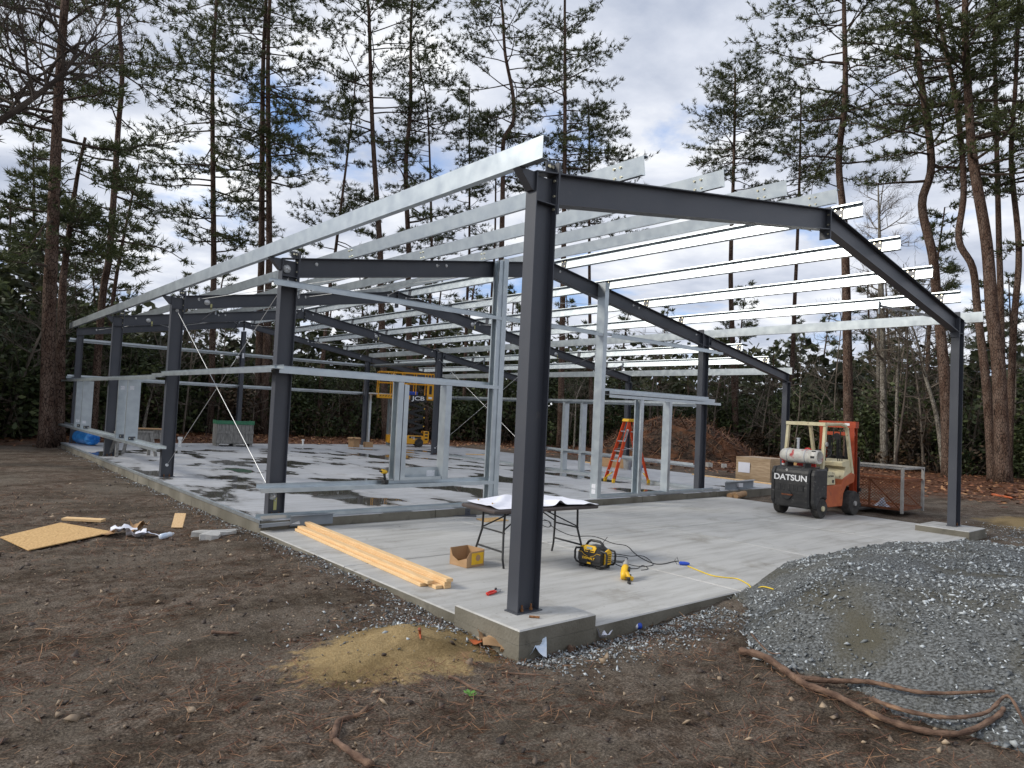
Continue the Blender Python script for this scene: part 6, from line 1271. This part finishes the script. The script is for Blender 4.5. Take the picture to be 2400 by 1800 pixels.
lbx = thing('long_carton', 'long low tan carton on the side slab behind the step ladder', 'box', (15.35, 12.4, 0.0), R_(96)); MB().box(-0.75, 0.75, -0.2, 0.2, 0.001, 0.30).build('carton_body', M['card'], lbx)
bu = thing('grey_bucket', 'grey bucket standing on the slab seen through the ladder legs', 'bucket', (15.1, 11.35, 0)); MB().lathe([(0.13, 0), (0.16, 0.32), (0.165, 0.33), (0.15, 0.33), (0.12, 0.02)], seg=16).build('bucket_body', M['greypaint'], bu)
tb2 = thing('blue_toolbox', 'small blue box beside the grey bucket', 'toolbox', (15.15, 10.95, 0)); MB().box(-0.16, 0.16, -0.11, 0.11, 0, 0.2).build('toolbox_body', M['bluep'], tb2, bev=0.02); MB().tube([(-0.08, 0, 0.2), (-0.08, 0, 0.25), (0.08, 0, 0.25), (0.08, 0, 0.2)], 0.01, 6).build('handle', M['black'], tb2)

# ---- bits on the dirt
def gp(u, v, z=-0.2):
    q = on(u, v, z)
    for _ in range(4): q = on(u, v, gz1(q[0], q[1]))
    return q
C4 = [gp(0, 1263), gp(142, 1230), gp(266, 1252), gp(66, 1295)]; zz = max(c[2] for c in C4)+0.012
osb = tag(MB().poly([(c[0], c[1], c[2]*0.4+zz*0.6+0.008) for c in C4], 0.012, (0, 0, 1)).build('osb_sheet', M['osb']), 'sheet of tan particle board lying flat on the dirt', 'board')
q = gp(196, 1222); o = tag(MB().obox((0, 0, 0.03), (0.62, 0.14, 0.035), (0.03, 0, 0)).build('wood_offcut', M['pine'], None, False, (q[0], q[1], q[2])), 'short pale wooden offcut on the dirt behind the particle board', 'wood offcut'); o.rotation_euler.z = -0.72
q = gp(418, 1236); o = tag(MB().obox((0, 0, 0.12), (0.16, 0.035, 0.26), (-0.75, 0.0, 0.0)).build('wood_block', M['pine'], None, False, (q[0], q[1], q[2]-0.02)), 'small wooden block standing tilted in the dirt near the slab', 'wood block'); o.rotation_euler.z = -0.5
rg = np.random.default_rng(85)
def scrap(u, v, w, h, m_, lab, name='paper_scrap', cat='litter', lift=0.05, grp=None):
    q = gp(u, v); n = 7; a, b = np.meshgrid(np.linspace(-w/2, w/2, n), np.linspace(-h/2, h/2, n)); sd = int(rg.integers(999)); c = 0.02+lift*(0.5+0.5*vnoise(a*9+sd, b*9, sd))+lift*0.5*vnoise(a*20, b*20+sd, sd+1)
    t = rg.uniform(0, 6.28); P = np.stack([a*math.cos(t)-b*math.sin(t), a*math.sin(t)+b*math.cos(t), c], -1).reshape(-1, 3); idx = np.arange(n*n).reshape(n, n); F = np.stack([idx[:-1, :-1], idx[:-1, 1:], idx[1:, 1:], idx[1:, :-1]], -1).reshape(-1, 4)
    return tag(link(name, npmesh(name, P, F, M[m_]), None, tuple(q)), lab, cat, grp)
scrap(290, 1252, 0.34, 0.22, 'paper', 'crumpled white wrapper touching the corner of the particle board', lift=0.10); scrap(318, 1262, 0.26, 0.2, 'paper', 'torn white paper bag among the litter on the dirt', lift=0.12); scrap(352, 1258, 0.20, 0.14, 'paper', 'white food wrapper beside the plastic bottle on the dirt', lift=0.06); scrap(325, 1246, 0.22, 0.2, 'card', 'crumpled brown paper in the middle of the litter', lift=0.14)
scrap(258, 1256, 0.34, 0.14, 'card', 'flattened brown carton piece at the tip of the particle board', 'carton_scrap', lift=0.05)
q = gp(390, 1262); bt = thing('plastic_bottle', 'crushed clear plastic bottle lying on the dirt beside the white litter', 'bottle', (q[0], q[1], q[2]+0.045), 0.7); MB().lathe([(0.03, -0.13), (0.04, -0.12), (0.042, -0.02), (0.034, 0.02), (0.041, 0.06), (0.03, 0.10), (0.014, 0.12), (0.014, 0.14)], (0, 0, 0), (1, 0, 0), 12).build('bottle_body', M['clear'], bt, True); MB().lathe([(0.016, 0.138), (0.016, 0.155)], (0, 0, 0), (1, 0, 0), 10).build('cap', M['white'], bt)
q = gp(497, 1254); n = 24; V = [(0.0, 0.0, 0.075)]
for k in range(n): a = 2*math.pi*k/n; r = 0.24*(1+0.35*math.sin(a*3+1)+0.15*math.sin(a*7)); V.append((math.cos(a)*r*1.1, math.sin(a)*r*0.85, 0.045+0.01*math.sin(a*5)))
V += [(x*1.03, y*1.03, -0.05) for x, y, z in V[1:]]
tag(MB().add(V, [(0, 1+k, 1+(k+1) % n) for k in range(n)]+[(1+k, 1+n+k, 1+n+(k+1) % n, 1+(k+1) % n) for k in range(n)]).build('concrete_spill', M['concrete'], None, False, tuple(q)), 'pale splat of hardened concrete on the dirt by the slab corner', 'concrete spill')
q = gp(1490, 1474, -0.25); q[2] += float(heap_h(q[0], q[1])); cn_ = thing('drink_can', 'blue drink can lying on the gravel beside the pier', 'can', (q[0], q[1], q[2]+0.03), -0.5)
MB().lathe([(0.026, -0.062), (0.033, -0.055), (0.033, 0.045), (0.026, 0.058)], (0, 0, 0.0), (1, 0, 0), 14).build('can_body', M['bluep'], cn_, True); MB().lathe([(0.0335, -0.03), (0.0335, 0.01)], (0, 0, 0), (1, 0, 0), 14).build('white_band', M['white'], cn_); MB().lathe([(0.025, 0.0585), (0.022, 0.056)], (0, 0, 0), (1, 0, 0), 14).build('lid', M['alu'], cn_)
q = gp(1200, 1530); t = thing('small_carton', 'small flattened brown carton on the gravel at the foot of the pier', 'box', (q[0]-0.02, q[1]-0.03, q[2]+0.01), R_(-35)); MB().obox((0, 0, 0.06), (0.22, 0.14, 0.035), (0.5, 0.15, 0)).build('carton_body', M['card'], t); MB().obox((0.16, 0.02, 0.04), (0.12, 0.12, 0.006), (0.3, 0.5, 0)).build('flap', M['card'], t)
scrap(1150, 1518, 0.26, 0.2, 'card', 'crumpled tan paper by the pier, left of the small carton', lift=0.09); scrap(1253, 1541, 0.12, 0.2, 'clear', 'crushed clear bottle wrapper leaning at the pier corner', lift=0.14); scrap(1416, 1502, 0.10, 0.12, 'paper', 'scrap of white plastic in front of the pier end', lift=0.12); scrap(1120, 1512, 0.14, 0.1, 'fkorange', 'small orange scrap beside the crumpled tan paper', lift=0.05)
# sticks, roots and vines
def stick(name, uv, r, m_, lab, cat='stick', z=0.02, grp=None, seg=8, jit=0.0):
    P = []
    for u, v in uv:
        q = gp(u, v); q[2] += z+float(heap_h(q[0], q[1])); P.append(q)
    P = smooth_path(P, 5); n = len(P); rr = [r*(1-0.55*i/n)*(1+0.18*math.sin(i*2.3)) for i in range(n)]
    return tag(MB().tube(P, rr, seg).build(name, M[m_], None, True), lab, cat, grp)
M['vine'] = mat('stripped_bark', (0.075, 0.042, 0.028), (0.20, 0.125, 0.085), scale=9, rough=0.9, stretch=(1, 1, 3), bump=0.6, bscale=35, c3=(0.33, 0.20, 0.12), s3=4, lo3=0.6, hi3=0.72)
stick('dead_vine', [(1735, 1536), (1790, 1555), (1850, 1590), (1882, 1612), (1960, 1642), (2050, 1688), (2150, 1722), (2250, 1735), (2330, 1722), (2352, 1712)], 0.034, 'vine', 'thickest reddish dead vine lying along the foot of the gravel heap', 'vine', 0.035, 'dead vines by the gravel')
stick('dead_vine', [(1862, 1602), (1940, 1612), (2020, 1622), (2080, 1640), (2150, 1664), (2230, 1680), (2330, 1692)], 0.024, 'vine', 'paler dead vine on the gravel side of the thickest vine', 'vine', 0.05, 'dead vines by the gravel')
stick('dead_vine', [(2040, 1660), (2120, 1690), (2220, 1712), (2310, 1718), (2360, 1704), (2400, 1742), (2440, 1790)], 0.018, 'vine', 'thin dead vine crossing at the end of the vine bundle', 'vine', 0.06, 'dead vines by the gravel')
stick('bark_stick', [(870, 1800), (820, 1768), (782, 1738), (776, 1722)], 0.024, 'vine', 'peeled brown stick at the bottom edge of the picture', 'stick', 0.015); stick('bark_stick', [(780, 1742), (790, 1702), (800, 1692), (840, 1680), (862, 1662)], 0.022, 'vine', 'forked brown stick above the peeled stick', 'stick', 0.015)
stick('bark_strip', [(1052, 1592), (1078, 1602), (1105, 1618), (1134, 1630)], 0.014, 'vine', 'reddish strip of bark on the dirt in front of the sand', 'bark'); stick('bark_strip', [(1175, 1583), (1225, 1586), (1290, 1590)], 0.010, 'vine', 'thin twig on the dirt right of the sand', 'stick')
stick('bark_strip', [(495, 1487), (530, 1489), (560, 1489)], 0.016, 'vine', 'short orange-brown stick on the dirt at left', 'stick'); stick('wood_splinter', [(982, 1488), (984, 1500), (985, 1512)], 0.014, 'fkorange', 'reddish wood splinter stuck at the top of the sand', 'stick', 0.05)
stick('orange_board', [(2326, 1162), (2372, 1170)], 0.05, 'fkorange', 'orange board lying on the dirt near the trees', 'board', 0.04); stick('root_wood', [(1338, 1530), (1330, 1505), (1342, 1490)], 0.030, 'vine', 'splintered root stub at the front of the pier', 'root', 0.02)
stick('bark_strip', [(840, 1655), (820, 1645), (806, 1650)], 0.008, 'vine', 'small twig crossing the forked stick', 'stick'); stick('thin_stick', [(1760, 1500), (1800, 1545), (1830, 1552)], 0.008, 'vine', 'thin twig lying on the vine near its light end', 'stick')
# small weed
q = gp(1102, 1638); wd = thing('weed', 'tiny bright green weed on the dirt in the foreground', 'plant', tuple(q)); rg = np.random.default_rng(88)
M['weed'] = mat('weed_green', (0.08, 0.19, 0.03), (0.12, 0.26, 0.05), scale=30, rough=0.6)
for k in range(9):
    a = rg.uniform(0, 6.28); r = rg.uniform(0.02, 0.05); c = np.array([math.cos(a)*r, math.sin(a)*r, rg.uniform(0.015, 0.05)]); s = np.array([-math.sin(a), math.cos(a), 0])*0.016; d = np.array([math.cos(a), math.sin(a), 0.3])*0.024
    MB().add([c-d, c+s, c+d, c-s], [(0, 1, 2, 3)]).build('leaf', M['weed'], wd)
